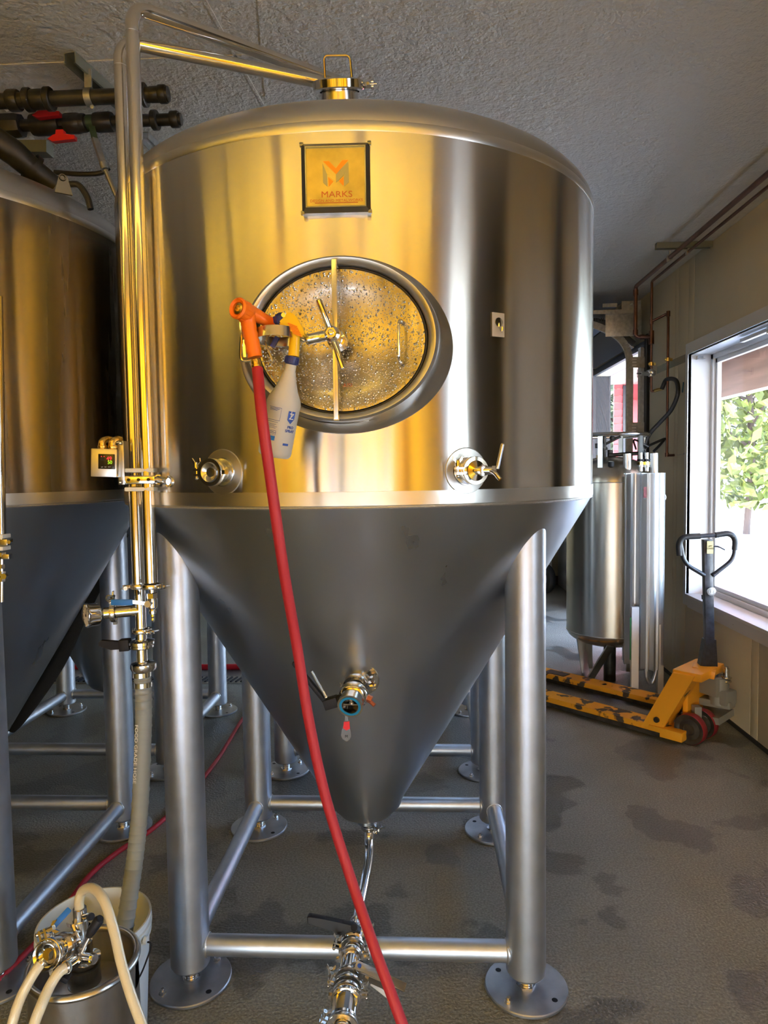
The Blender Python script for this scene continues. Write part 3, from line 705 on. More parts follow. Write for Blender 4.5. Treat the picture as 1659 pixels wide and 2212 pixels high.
B().cyl(vb+V((-.078, -.016, -.000)), at(673, 1449, vb.y-.03), .0045, seg=10).sph(vb+V((-.078, -.016, 0)), .006).out('release_lever', chrome2, rk)
B().cyl(vb+V((.04, 0, -.01)), vb+V((.062, -.012, -.026)), .006, seg=10).hexa(vb+V((.040, 0, -.008)), (1, -.2, -.4), .011, .014).out('stub', rust, rk)
# plastic drop tag
TY = (cp+vd*.12).y+.01
tp = at(748, 1530, TY)
dt = thing('drop_tag', 'clear teardrop tag with a red top hanging under the racking valve', 'tag', tp)
sc_ = (TY+.03)/1486
def tagp(px, py): return at(px, py, TY)
pl = [(746.5, 1540), (751, 1540), (753, 1562), (757, 1578), (759, 1590), (755, 1598), (748, 1603), (740, 1598), (736, 1590), (738, 1578), (744, 1562)]
o_ = tagp(748, 1570)
B().prism([((x-748)*sc_, -(y-1570)*sc_) for x, y in pl], o_, (1, 0, 0), (0, 0, 1), (0, .003, 0)).out('drop', clearp, dt)
B().prism([((x-748)*sc_, -(y-1570)*sc_) for x, y in ((743, 1559), (755, 1558), (756, 1574), (748, 1578), (741, 1573))], o_+V((0, -.001, 0)), (1, 0, 0), (0, 0, 1), (0, .005, 0)).out('red_tip', tag_red, dt)
text('tag_lettering', 'M', .011, black_p, dt, lambda x, y, d: o_+V((x, -.001-d, y-.028)))
B().tube([tagp(746, 1542), tagp(747, 1510)], .0008, 6).tube([tagp(751, 1542), tagp(750, 1510)], .0008, 6).out('tag_string', clearp, dt)

# ================================================================== RISER PIPES
def riser(Y, xy_top, mid, bot, end, label):
    a, c, d, e = at(*xy_top, Y), at(*mid, Y), at(*bot, Y), end
    x = (a.x+c.x+d.x)/3
    pts = fillet([V((x, Y, d.z)), V((x, Y, a.z)), e], .055, 10)
    t = thing('riser_pipe', label, 'pipe', (x, Y, d.z), 'steel riser pipes beside the plaque tank')
    B().tube(pts, .0185, 24).out('pipe_run', tube_m, t)
    B().torus((x, Y, a.z-.07), (0, 0, 1), .0187, .0006, 24, 6).out('butt_weld', bead, t)
    return t, x
t1, xr1 = riser(1.88, (287, 12), (304, 684), (326, 1258), at(742, 180, 2.36), 'steel riser pipe on the tank side, its bend highest of the pair')
t2, xr2 = riser(1.945, (258, 88), (278, 684), (301, 1262), at(694, 178, 2.17), 'steel riser pipe with the lower bend, next to the controller box')
# clamp block binding the risers
bk = at(309, 1036, 1.9); zc = bk.z; xm = bk.x
pc = thing('pipe_clamp_block', 'perforated steel clamp with white spacers binding both riser pipes to the tank', 'pipe clamp', (xm, 1.91, zc))
dv = V((1, .08, 0)).normalized(); Rb = Matrix((dv, V((-dv.y, dv.x, 0)), V((0, 0, 1)))).transposed()
_bf = Rb.col[1].copy(); _bf = _bf if _bf.y < 0 else -_bf
for dz, h in ((.026, .012), (-.026, .012)): B().box((xm, 1.912, zc+dz), (.082, .104, h), Rb, bev=.004).out('spacer', print_w, pc)
b = B().box((xm, 1.912, zc), (.088, .108, .024), Rb, bev=.006); b.out('clamp_strap', chrome, pc)
b = B()
for k in (-1, 0, 1): b.lathe([(0, .0012), (.0045, .001), (.0045, 0)], V((xm, 1.912, zc))+dv*.027*k+_bf*.0545, _bf, 14)
b.out('strap_hole', screen_k, pc)
e_ = on_shell(366, 1040)
B().cyl(V((xm, 1.91, zc))+dv*.045+V((0, -.02, 0)), e_, .011, seg=18).bar(V((xm, 1.90, zc-.013))+dv*.048, V((xm, 1.90, zc+.013))+dv*.048, .012, .03).lathe([(.016, 0), (.016, .004), (0, .004)], e_, (e_-V((AX, AY, e_.z))).normalized(), 20).out('standoff', chrome, pc)

# controller
kx = at(231, 1000, 1.84)
kt = thing('temperature_controller', 'small steel control box with lit red and green digits beside the riser pipes', 'controller', kx)
B().box(kx, (.069, .05, .076), Matrix.Rotation(.05, 3, 'Y') @ Matrix.Rotation(.1, 3, 'Z'), bev=.003).out('housing', steel, kt)
sp = at(230, 997, 1.813)
B().box(sp, (.043, .006, .040), Matrix.Rotation(.04, 3, 'Y'), bev=.001).out('display', screen_k, kt)
def disp(px, py):
    c = at(px, py, 1.813); return lambda x, y, d: V((c.x+x, c.y-.0032-d, c.z+y))
text('red_digits', '49', .0150, led_r, kt, disp(237, 991)); text('green_digits', '50', .0135, led_g, kt, disp(238.5, 999), xs=.95)
text('display_marking', '-88', .012, MATS['dark_wall_boards'], kt, disp(222, 992), xs=.8)
text('display_marking', 'SET   RST   OUT', .0038, dial, kt, disp(230, 1009))
b = B()
for x in (219, 225): b.sph(at(x, 986, 1.8095), .0012, seg=6)
b.out('indicator', led_r, kt)
b = B().box(at(267, 1000, 1.87), (.018, .035, .120), bev=.002); b.out('mount_bracket', steel, kt)
for x in (221, 243):
    p = at(x, 957, 1.84)
    B().tube(smoothpath([p+V((0, 0, -.022)), p+V((0, 0, .002)), p+V((.006, .012, .010)), p+V((.008, .03, .010))]), .0095, 16).lathe([(.0115, -.004), (.0125, 0), (.0115, .004)], p+V((0, 0, -.010)), seg=12).out('cable_gland', brass, kt)
for z in (957, 1042): B().lathe([(0, .006), (.005, .005), (.006, 0)], at(262, z, 1.85), (-1, -.4, 0), 12).out('bracket_bolt', chrome2, kt)

# valve train below the back riser
vt = thing('valve_train', 'polished valve train with round pressure gauge and blue lever at the riser pipe foot', 'valve', (xr2, 1.945, at(305, 1440, 1.945).z))
def vz(py): return at(305, py, 1.945).z
X2 = xr2+.003
B().cyl((X2, 1.945, vz(1258)), (X2, 1.945, vz(1402)), .0165, seg=28).cyl((X2, 1.945, vz(1402)), (X2, 1.945, vz(1445)), .0165, seg=28).out('spool', chrome, vt)
b = B(); clamp(b, (X2, 1.945, vz(1266)), (0, 0, 1), .028, .013, ear=(-1, -.5, 0)); b.out('clamp', chrome2, vt); b = B(); clamp(b, (X2+.002, 1.945, vz(1362)), (0, 0, 1), .029, .012, ear=(1, -.6, 0), wing=False); b.out('clamp', chrome2, vt)
tz = vz(1318)
side = V((-.98, -.2, -.05)).normalized(); s0 = V((X2, 1.945, tz))
B().cyl(s0, s0+side*.075, .0165, seg=28).out('tee_branch', chrome, vt)
b = B(); clamp(b, s0+side*.075, side, .028, .013, ear=(0, -.3, 1)); b.out('branch_clamp', chrome2, vt)
B().lathe([(.0165, .075), (.017, .10), (.008, .103), (.008, .115), (.012, .116)], s0, side, 24).out('gauge_stem', chrome, vt)
gg = B().lathe([(0, .0), (.031, .0), (.033, .004), (.033, .026), (.035, .03), (.035, .036), (.031, .037)], s0+side*.116, (-.74, -.67, .0), 44).out('gauge_case', chrome, vt)
gc = s0+side*.116; gax = V((-.74, -.67, 0)).normalized()
B().lathe([(0, .0345), (.031, .0345)], gc, gax, 40).out('gauge_dial', dial, gg)
gu, gv, _ = frame(gax); gp = gc+gax*.0352
B().bar(gp, gp+gv*.022+gu*.006, .002, .0006, up=gax).lathe([(0, .001), (.004, .001), (.004, 0)], gp, gax, 12).out('gauge_needle', black_p, gg)
b = B()
for k in range(11):
    a = -2.2+k*.44; d = gu*sin(a)+gv*cos(a); b.bar(gp+d*.021, gp+d*.027, .0012, .0005, up=gax)
b.out('gauge_tick', black_p, gg)
bf = V((X2, 1.945, vz(1391)))
B().lathe([(.0165, -.014), (.030, -.012), (.035, -.008), (.035, -.002), (.033, -.001), (.033, .001), (.037, .002), (.037, .009), (.030, .012), (.0165, .015)], bf, seg=40).out('butterfly_valve', chrome, vt)
B().bar(bf+V((-.032, -.004, 0)), bf+V((-.062, -.006, -.002)), .030, .034, bev=.004).prism([(0, -.012), (0, .010), (-.060, .014), (-.066, .008), (-.066, -.002), (-.03, -.014)], bf+V((-.055, -.016, 0)), (1, 0, 0), (0, 0, 1), (0, .014, 0)).out('black_lever', black_p, vt)
un = V((X2+.004, 1.945, vz(1437)))
B().lathe([(.0165, .012), (.030, .010), (.037, .006), (.038, -.006), (.034, -.014), (.022, -.015)], un, seg=12).out('union_nut', chrome2, vt)
# little drain cock under the front riser
dc = thing('drain_cock', 'small ball valve with blue lever clamped under the front riser pipe', 'valve', (xr1, 1.88, at(325, 1345, 1.88).z))
def cz(py): return at(325, py, 1.88).z
X1 = xr1+.002
b = B(); clamp(b, (X1, 1.88, cz(1266)), (0, 0, 1), .029, .013, ear=(1, -.5, 0), wing=False); b.out('clamp', chrome2, dc)
B().lathe([(.02, 0), (.020, -.005), (.009, -.007), (.009, -.016)], (X1, 1.88, cz(1268)), seg=20).hexa((X1, 1.88, cz(1292)), (0, 0, 1), .015, .014).lathe([(.011, .0), (.014, -.003), (.014, -.026), (.010, -.030), (.007, -.034), (.010, -.036), (.010, -.044), (.0045, -.046), (.006, -.052), (.004, -.056), (.0055, -.062), (.003, -.068), (0, -.068)], (X1, 1.88, cz(1292)), seg=20).out('valve_body', chrome, dc)
h0 = V((X1-.002, 1.858, cz(1301)))
B().hexa(h0, (0, -1, 0), .010, .008).cyl(V((X1, 1.88, cz(1301))), h0, .007).bar(h0, at(285, 1300, 1.85), .010, .003, up=(0, 1, 0)).out('lever', chrome2, dc)
B().bar(at(287, 1301, 1.85), at(240, 1301, 1.845), .006, .0165, up=(0, 0, 1), bev=.002).out('lever_grip', blue_v, dc)
B().torus(at(237, 1293, 1.845), (0, 1, .3), .010, .002, 20, 6).out('lever_loop', chrome2, dc)

# ribbed suction hose into the pail
ph = [at(306, 1450, 1.945), at(310, 1500, 1.945), at(309, 1600, 1.93), at(302, 1750, 1.90), at(292, 1850, 1.87), at(276, 1960, 1.83), at(262, 2060, 1.80)]
sh = thing('suction_hose', 'grey ribbed suction hose running from the valve train down into the white pail', 'hose', ph[0])
pts = smoothpath(ph, 26); rr_ = [.0235+(.0016 if (i % 5) == 0 else 0) for i in range(len(pts))]
B().tube(pts, rr_, 28).out('hose_wall', hose_g, sh)
for k in (3, 16): B().tube([pts[k]+V((0, 0, .007)), pts[k]-V((0, 0, .007))], .0272, 28).out('hose_band', chrome, sh)
def hose_pt(z):
    for a, b in zip(pts, pts[1:]):
        if a.z >= z >= b.z: return a.lerp(b, (a.z-z)/(a.z-b.z))
    return pts[-1]
text('hose_lettering', 'FOOD GRADE HOSE', .018, print_w, sh, lambda x, y, d: hose_pt(.80-x)+V((-.011+y*.7, -.0252-d, 0)), depth=.0005)

# cut-off riser at the left edge of the frame
lr = thing('riser_pipe', 'riser pipe cut off by the picture edge, with white spacer clamp and small cock', 'pipe', at(2, 1150, 1.9), 'steel riser pipes beside the plaque tank')
a_, c_ = at(-8, 640, 1.9), at(0, 1165, 1.9)
B().cyl(a_, c_, .0165, seg=24).out('pipe_run', tube_m, lr)
for py in (1158, 1184): B().box(at(4, py, 1.9), (.03, .04, .012), bev=.003).out('spacer', print_w, lr)
B().box(at(12, 1171, 1.9), (.028, .03, .018), bev=.002).hexa(at(24, 1170, 1.885), (0, -1, 0), .006, .012).out('clamp', chrome2, lr)
B().box(at(14, 1202, 1.9), (.026, .02, .014), bev=.002).out('clamp_ear', chrome2, lr)
b = B().cyl(at(4, 1195, 1.9), at(4, 1300, 1.9), .006, seg=12)
for py, r_ in ((1202, .013), (1228, .009), (1243, .012), (1256, .010), (1272, .006)): b.hexa(at(4, py, 1.9), (0, 0, 1), r_, .012)
b.hexa(at(12, 1244, 1.885), (0, -1, 0), .009, .01); b.out('drain_cock', chrome, lr)

# ================================================================== HOSE GUN, HOSE, BOTTLE
G = 1.51
gn = thing('spray_gun', 'orange water hose gun hooked over the oval door handle ring', 'hose gun', at(540, 700, G))
g0, g1 = at(533, 682, G), at(551, 772, G)
n_ = 14; rr_ = [.0148+.0024*abs(sin(i*pi*.42))-.0006*(i == n_-1) + .0035*max(0, 1-i/3) for i in range(n_)]
b = B().tube([g0.lerp(g1, i/(n_-1)) for i in range(n_)], rr_, 18); b.out('grip', orange, gn)
hd = at(516, 667, G-.028); ha = V((-.45, -.88, .12)).normalized(); hback = at(541, 675, G+.01)
b = B().tube([hd-ha*.004, hd-ha*.02, hback, at(570, 690, G+.035), at(598, 706, G+.055)], [.0215, .0215, .017, .0135, .014], 22)
for k in range(8):
    u_, v_, _ = frame(ha); a = 2*pi*k/8; p = hd-ha*.012+(u_*cos(a)+v_*sin(a))*.0195; b.bar(p-ha*.009, p+ha*.010, .006, .006, up=(u_*cos(a)+v_*sin(a)))
b.out('barrel', orange, gn)
B().lathe([(.0225, -.004), (.0235, .004), (.020, .008), (.014, .004), (.013, -.002)], hd, ha, 28).out('nozzle_bumper', orange, gn)
B().lathe([(.013, -.002), (.012, .003), (.007, .004), (.006, -.002), (0, -.002)], hd, ha, 24).out('nozzle', brass, gn)
B().tube(smoothpath([at(520, 694, G-.005), at(521, 730, G-.008), at(521, 775, G-.004), at(541, 780, G)]), .0028, 8).bar(at(527, 735, G), at(530, 772, G), .006, .010, up=(0, 1, 0)).out('trigger', chrome, gn)
B().tube([at(585, 703, G+.04), at(596, 704, G+.05)], .017, 16).out('end_cap', orange, gn)
B().bar(at(573, 738, 1.55), at(590, 782, 1.545), .003, .010, up=(0, 1, 0)).out('hook_blade', steel, gn)
hz_ = [at(552, 776, G), at(556, 800, G)]
hs = thing('water_hose', 'red rubber water hose hanging from the orange hose gun across the tank front', 'hose', hz_[1])
B().lathe([(.0095, 0), (.0105, .004), (.0105, .012), (.0115, .013), (.0115, .028)], hz_[0], hz_[1]-hz_[0], 20).out('brass_coupling', brass, hs)
hp = [at(556, 797, G-.01), at(566, 900, 1.455), at(584, 1030, 1.465), at(611, 1220, 1.50), at(642, 1400, 1.55), at(668, 1560, 1.56), at(703, 1720, 1.56), at(752, 1880, 1.54), at(806, 2040, 1.47), at(850, 2160, 1.42), at(884, 2260, 1.38), at(915, 2400, 1.30), at(930, 2600, 1.2)]
B().tube(smoothpath(hp, 8), .0122, 20).out('hose_wall', red_h, hs)

sb0, sb1 = at(632, 770, 1.53), at(592, 985, 1.55); axb = (sb1-sb0).normalized(); Lb = (sb1-sb0).length
bt = thing('spray_bottle', 'frosted spray bottle with yellow trigger head and navy cap, hanging beside the hose gun', 'spray bottle', sb1)
bo = sb0
B().lathe([(.0, .018), (.0115, .018), (.0125, .02), (.0125, .032), (.014, .036), (.019, .055), (.026, .074), (.036, .094), (.0385, .104), (.038, .112), (.0375, .118), (.0375, Lb-.012), (.036, Lb-.004), (.032, Lb), (0, Lb-.002)], bo, axb, 48).out('bottle', bottle_m, bt)
b = B().lathe([(0, 0), (.0145, 0), (.0150, .003), (.0150, .016), (.0125, .018)], bo, axb, 40)
ub, vb_, _ = frame(axb)
for k in range(26):
    a = 2*pi*k/26; p = bo+(ub*cos(a)+vb_*sin(a))*.0152; b.bar(p+axb*.002, p+axb*.016, .0016, .0016, up=(ub*cos(a)+vb_*sin(a)))
b.out('cap', blue, bt)
n0 = at(634, 770, 1.53)
B().tube([n0, at(637, 728, 1.53), at(638, 715, 1.53)], [.0125, .0115, .0125], 20).out('neck', yel, bt)
yh = [(601, 693), (606, 688), (614, 690), (618, 676), (624, 673), (634, 678), (644, 690), (652, 706), (657, 720), (655, 726), (641, 725), (622, 712), (606, 703)]
hc_ = at(630, 702, 1.515); k_ = 1.53/1486
b = B().prism([((x-630)*k_, -(y-702)*k_) for x, y in yh], hc_, (1, 0, 0), (0, 0, 1), (0, .026, 0))
bmesh.ops.bevel(b.bm, geom=list(b.bm.edges), offset=.0028, segments=2, affect='EDGES'); b.out('trigger_head', yel, bt)
for i in range(6):
    p = at(622+2.0*i, 698+4.2*i, 1.5135); B().bar(p, p+V((.020, .0, -.008)), .0016, .002, up=(0, 1, 0)).out('head_rib', orange, bt)
B().sph(at(607, 692, 1.53), .016, (1, .9, 1.1)).bar(at(604, 690, 1.53), at(594, 690, 1.52), .012, .014).out('pump', blue, bt)
B().lathe([(.0, 0), (.005, 0), (.005, .012), (0, .012)], at(611, 683, 1.52), (.3, -1, 0), 14).out('pump_pin', chrome2, bt)
B().bar(at(600, 728, 1.55), at(588, 750, 1.55), .01, .011, bev=.002).out('trigger', blue, bt)
fr = V((0, -1, 0)); fr = (fr-axb*fr.dot(axb)).normalized(); sd = fr.cross(axb); sd = sd if sd.x > 0 else -sd
def onb(x, y, d, r=.0381):  # x sideways on the bottle, y down from the cap
    a = x/r; return bo+axb*y+(fr*cos(a)+sd*sin(a))*(r+d)
def decal(x0, x1, y0, y1, m, name='label_print'):
    b = B(); n = 6; g = [[b.bm.verts.new(onb(x0+(x1-x0)*i/n, yy, .0003)) for yy in (y0, y1)] for i in range(n+1)]
    for i in range(n): b.bm.faces.new((g[i][0], g[i+1][0], g[i+1][1], g[i][1]))
    b.out(name, m, bt)
for x0, x1, y0, y1 in ((-.024, .006, .115, .1158), (-.024, .006, .143, .1438), (.0055, .006, .115, .1435), (-.012, .002, .166, .1666), (-.012, .002, .1755, .176), (.0015, .002, .166, .176)): decal(x0, x1, y0, y1, print_b)
decal(-.018, .002, .178, .188, blue_v); decal(.022, .036, .190, .195, print_b)
for i, yy in enumerate((.1175, .1195, .1215, .147, .152, .1545, .157, .160, .168, .170, .172)): decal(-.022, .003-.003*(i % 3), yy, yy+.0007, print_b)
b = B(); ring_ = [(.022, .118), (.040, .118), (.040, .135), (.031, .146), (.022, .138)]
b.bm.faces.new([b.bm.verts.new(onb(x, y, .0004)) for x, y in ring_]); b.out('shield_print', print_b, bt)
text('letter_print', 'Z', .019, print_w, bt, lambda x, y, d: onb(.031+x, .130-y, .0006+d))
text('letter_print', 'PRO\nSPRAY', .0085, print_b, bt, lambda x, y, d: onb(.0335+x, .158-y, .0004+d), bold=.0002)

# ================================================================== CONE OUTLET + VALVE STRING
oz = .278
ol = thing('drain_pipe', 'polished bent drain pipe clamped under the tank cone', 'pipe', (AX, AY, oz))
oc = at(797, 1784, AY)
b = B(); clamp(b, oc, (0, -.15, 1), .030, .018, ear=(1, -.8, 0)); b.out('clamp', chrome2, ol)
B().lathe([(.018, .002), (.030, -.006), (.030, -.008)], oc+V((0, 0, .016)), seg=24).out('ferrule', chrome2, ol)
dpp = smoothpath([V((AX, AY, oc.z+.02)), oc, at(797, 1818, 2.50), at(797, 1850, 2.44), at(788, 1905, 2.31), at(776, 1965, 2.18), at(771, 1990, 2.12)], 8)
B().tube(dpp, .0172, 22).out('pipe_run', chrome, ol)
vs = thing('valve_string', 'string of polished clamps, sight glass and two lever valves lying over the front stretcher', 'valve', (-.2, 1.9, .2))
A0, A1 = at(769, 1992, 2.10), at(737, 2240, 1.66); da = (A1-A0).normalized()
def va(s): return A0+da*s
LS = (A1-A0).length
B().sph(A0, .021).lathe([(.018, -.01), (.018, .03), (.027, .032), (.027, .05), (.018, .055), (.018, .075)], A0, da, 28).out('end_elbow', chrome, vs)
B().lathe([(.018, .07), (.034, .075), (.040, .082), (.040, .104), (.034, .110), (.024, .115), (.024, .135), (.018, .14), (.018, .165), (.028, .17), (.030, .18), (.030, .225), (.025, .232), (.020, .235), (.020, .30)], A0, da, 36).out('valve_body', chrome, vs)
for i_, (s_, r_, e) in enumerate(((.062, .040, (1, .2, .1)), (.124, .042, (-1, 0, .3)), (.156, .036, (1, 0, .2)), (.242, .040, (-1, 0, .1)), (.272, .040, (-1, 0, .3)), (.300, .041, (1, 0, .1)), (.412, .044, (-1, 0, .4)))):
    b = B(); clamp(b, va(s_), da, r_, .014, ear=e); b.out('clamp', chrome2, vs)
bl = [(660, 1984), (668, 1983), (700, 1989), (740, 1996), (765, 1999), (780, 2012), (780, 2034), (770, 2042), (752, 2038), (746, 2022), (722, 2013), (662, 1999)]
o_ = at(720, 2010, 2.0); k_ = 2.05/1486
b = B().prism([((x-720)*k_, -(y-2010)*k_) for x, y in bl], o_, (1, 0, 0), V((0, .35, 1)).normalized(), (0, .030, -.008))
bmesh.ops.bevel(b.bm, geom=list(b.bm.edges), offset=.003, segments=1, affect='EDGES')
b.cyl(at(765, 2036, 2.0), va(.093), .014).cyl(at(765, 2006, 1.995), at(765, 2004, 1.99), .010, seg=16).out('black_lever', black_p, vs)
h1 = at(778, 2088, 1.85); v1 = va(.205)
B().cyl(v1, h1+V((0, .004, -.004)), .016, seg=20).out('valve_bonnet', chrome, vs)
h2 = at(876, 2134, 1.83); x_ = (h2-h1).normalized(); upv = V((0, -.45, 1)).normalized()
B().bar(h1-x_*.014, h2, .024, .005, up=upv, bev=.001).bar(h1+V((0, -.012, -.016)), h1.lerp(h2, .55)+V((0, -.012, -.014)), .003, .03, up=upv).bar(h1+V((0, .012, -.012)), h2+V((0, .012, -.008)), .003, .014, up=upv).out('flat_lever', chrome2, vs)
B().lathe([(.0, .0015), (.0058, .0012), (.0058, 0)], h1-x_*.002+upv*.003, upv, 18).out('blue_dot', print_b, vs)
B().bar(at(802, 2124, 1.86), at(838, 2152, 1.84), .010, .005, up=upv).out('release_rod', print_w, vs)
b = B().lathe([(.022, .306), (.038, .308), (.041, .316), (.041, .326), (.033, .330), (.022, .330)], A0, da, 36).lathe([(.022, .388), (.033, .390), (.041, .394), (.041, .402), (.022, .404)], A0, da, 36)
u_, v_, _ = frame(da)
for k in range(6):
    a = 2*pi*k/6+.3; p = (u_*cos(a)+v_*sin(a))*.034; b.bar(va(.326)+p, va(.394)+p, .013, .005, up=p)
b.out('sight_cage', chrome, vs)
B().lathe([(.024, .32), (.024, .40)], A0, da, 28).out('sight_tube', print_w, vs)
B().lathe([(.018, .40), (.024, .42), (.024, .45), (.020, .46), (.020, .56)], A0, da, 28).out('tail_spool', chrome, vs)

# ================================================================== PAIL, KEG
_pk = at(204, 1985, 1.83); bkx, bky, bh = _pk.x, _pk.y, _pk.z
pa = thing('pail', 'white plastic pail behind the keg with the ribbed hose in it', 'bucket', (bkx, bky, 0))
B().lathe([(.0, .002), (.128, .002), (.130, .006), (.146, bh-.055), (.152, bh-.053), (.152, bh-.047), (.147, bh-.046), (.148, bh-.030), (.154, bh-.029), (.154, bh-.023), (.148, bh-.022), (.149, bh-.006), (.153, bh-.004), (.152, bh), (.147, bh), (.145, bh-.01), (.126, .012), (0, .01)], (bkx, bky, 0), seg=72).out('pail_body', bucket_m, pa)
B().tube(smoothpath([(bkx+.150, bky-.02, bh-.05), (bkx+.168, bky-.02, bh-.055), (bkx+.163, bky-.03, bh-.085), (bkx+.15, bky-.08, bh-.12), (bkx+.10, bky-.13, bh-.16)]), .0025, 8).out('bail_wire', black_p, pa)
B().lathe([(0, .009), (.010, .008), (.012, 0)], (bkx+.150, bky-.02, bh-.045), (1, 0, 0), 14).out('bail_ear', bucket_m, pa)
_pk = at(181, 2069, 1.47); kx_, ky_, KZ = _pk; DZ = KZ-.588
kg = thing('keg', 'small worn steel keg with hose coupler on top, at the picture corner', 'keg', (kx_, ky_, 0))
def slot(i, a):
    a = a % (2*pi); return i in (12, 13) and (abs(a-.15) < .42 or abs(a-pi) < .42)
B().lathe([(0, .05), (.085, .03), (.105, .02-DZ), (.108, -DZ), (.112, -DZ), (.117, .03-DZ), (.1175, .10), (.1195, .105), (.1195, .12), (.1175, .125), (.1175, .46), (.117, .50), (.1175, .515), (.1175, .545), (.1175, .572)], (kx_, ky_, DZ), seg=80, skip=slot).out('keg_shell', keg_m, kg)
B().torus((kx_, ky_, KZ-.008), (0, 0, 1), .1145, .0085, 72, 12).lathe([(.1175, .572), (.119, .580)], (kx_, ky_, DZ), seg=72).lathe([(.109, .576), (.109, .50)], (kx_, ky_, DZ), seg=72).out('chime', keg_m, kg)
B().lathe([(.110, .490), (.108, .500), (.095, .512), (.06, .522), (.045, .530), (.036, .531)], (kx_, ky_, DZ), seg=64).out('keg_head', plate_m, kg)
B().lathe([(.036, .520), (.034, .572), (.031, .574), (0, .574)], (kx_, ky_, DZ), seg=40).out('keg_neck', chrome2, kg)
B().lathe([(.1182, .23), (.1182, .42)], (kx_, ky_, DZ), seg=80, skip=lambda i, a: not (4.45 < a < 6.2)).out('paper_label', print_w, kg)
B().lathe([(.1186, .25), (.1186, .34)], (kx_, ky_, DZ), seg=80, skip=lambda i, a: not (5.2 < a < 6.0)).out('label_print', mat('teal_print', (.1, .6, .5), .5), kg)
text('keg_stamp', 'VAPOR', .012, MATS['dull_steel_plate'], kg, lambda x, y, d: V((kx_+.1182*cos(4.3+x/.1175), ky_+.1182*sin(4.3+x/.1175), .452+DZ+y)))
K = V((kx_, ky_, .578+DZ))
kc = thing('keg_coupler', 'polished keg coupler with black grip and blue ball valve lever', 'keg coupler', K)
def kp(px, py, Y): return at(px, py, Y+.045)
B().lathe([(.034, -.008), (.036, .0), (.036, .010), (.028, .014), (.020, .016), (.020, .05), (.016, .052), (.016, .072), (.019, .074), (.019, .082)], K, seg=36).out('coupler_body', chrome, kc)
c0, c1 = kp(178, 2050, 1.42), kp(172, 1962, 1.42)
B().tube([c0, c0.lerp(c1, .2), c0.lerp(c1, .22), c0.lerp(c1, .72), c0.lerp(c1, .74), c1], [.0125, .0125, .0165, .0165, .0145, .0145], 24).out('check_body', chrome2, kc)
B().hexa(c1-V((0, 0, .004)), (0, 0, 1), .0135, .006).cyl(kp(182, 1980, 1.41), kp(196, 1977, 1.40), .006).out('swivel_nut', chrome2, kc)
B().cyl(kp(193, 1981, 1.40), kp(198, 1980, 1.395), .0075).out('pressure_knob', black_p, kc)
B().cyl(kp(176, 2058, 1.38), kp(196, 2020, 1.39), .0035).cyl(K+V((-.01, -.03, .03)), K+V((.03, -.03, .03)), .010).out('lever_arm', chrome2, kc)
B().tube([kp(192, 2022, 1.39), kp(197, 2012, 1.39), kp(214, 1987, 1.40), kp(217, 1983, 1.40)], [.007, .0105, .0115, .008], 18).out('black_grip', black_p, kc)
B().tube([kp(176, 2068, 1.38), kp(205, 2072, 1.37)], .010, 18).hexa(kp(196, 2071, 1.372), (1, 0, 0), .011, .008).out('side_knob', chrome, kc)
# strainer / filter canister going out to the left
f0, f1 = kp(152, 2034, 1.42), kp(96, 2066, 1.33)
df = (f1-f0).normalized(); Lf = (f1-f0).length
B().lathe([(.012, -.01), (.020, 0), (.022, .01), (.022, Lf*.5), (.026, Lf*.52), (.030, Lf*.6), (.030, Lf*.95), (.027, Lf), (.020, Lf-.004), (.012, Lf-.012), (0, Lf-.012)], f0, df, 36).out('filter_canister', chrome, kc)
b = B(); clamp(b, f1-df*.014, df, .033, .012, ear=(-.4, -.2, .9)); b.out('filter_clamp', chrome2, kc); b = B(); clamp(b, f0+df*.03, df, .028, .012, ear=(.6, -.2, .5)); b.out('filter_clamp', chrome2, kc)
B().cyl(kp(112, 2030, 1.37), kp(107, 2012, 1.37), .008).bar(kp(110, 2016, 1.365), kp(103, 2005, 1.37), .012, .005).out('valve_stem', chrome2, kc)
B().bar(kp(108, 2009, 1.365), kp(151, 1963, 1.40), .013, .006, up=(0, -1, .3), bev=.003).out('blue_lever', blue_v, kc)
o0, o1 = kp(172, 2070, 1.39), kp(143, 2090, 1.335)
B().tube([o0, o0.lerp(o1, .5), o0.lerp(o1, .52), o1], [.011, .011, .0135, .0135], 20).hexa(o0.lerp(o1, .3), o1-o0, .014, .01).out('outlet_elbow', chrome, kc)
B().bar(kp(133, 2107, 1.34), kp(150, 2115, 1.34), .02, .012, bev=.003).out('rubber_foot', black_p, kc)
def bh_(name, pts, label, r=.0105):
    t = thing(name, label, 'hose', pts[0], 'cream braided hoses at the keg'); sp_ = smoothpath(pts, 10)
    B().tube(sp_, r, 18).out('hose_wall', hose_w, t)
    B().tube([sp_[1], sp_[3]], r+.0012, 18).out('hose_band', chrome2, t)
bh_('braided_hose', [kp(172, 1968, 1.42), kp(171, 1945, 1.42), kp(180, 1923, 1.42), kp(203, 1920, 1.40), kp(226, 1948, 1.37), kp(246, 2010, 1.34), kp(262, 2080, 1.31), kp(283, 2150, 1.28), kp(310, 2225, 1.25), kp(330, 2300, 1.2)], 'cream braided hose looping over from the coupler top')
bh_('braided_hose', [kp(92, 2076, 1.32), kp(75, 2100, 1.305), kp(52, 2140, 1.29), kp(34, 2185, 1.27), kp(22, 2240, 1.25), kp(18, 2330, 1.2)], 'cream braided hose leaving the filter canister, outermost of the keg hoses')
bh_('braided_hose', [kp(147, 2088, 1.335), kp(128, 2100, 1.32), kp(108, 2130, 1.30), kp(88, 2175, 1.27), kp(72, 2220, 1.25), kp(58, 2300, 1.2)], 'cream braided hose leaving the coupler outlet between the other two', r=.011)

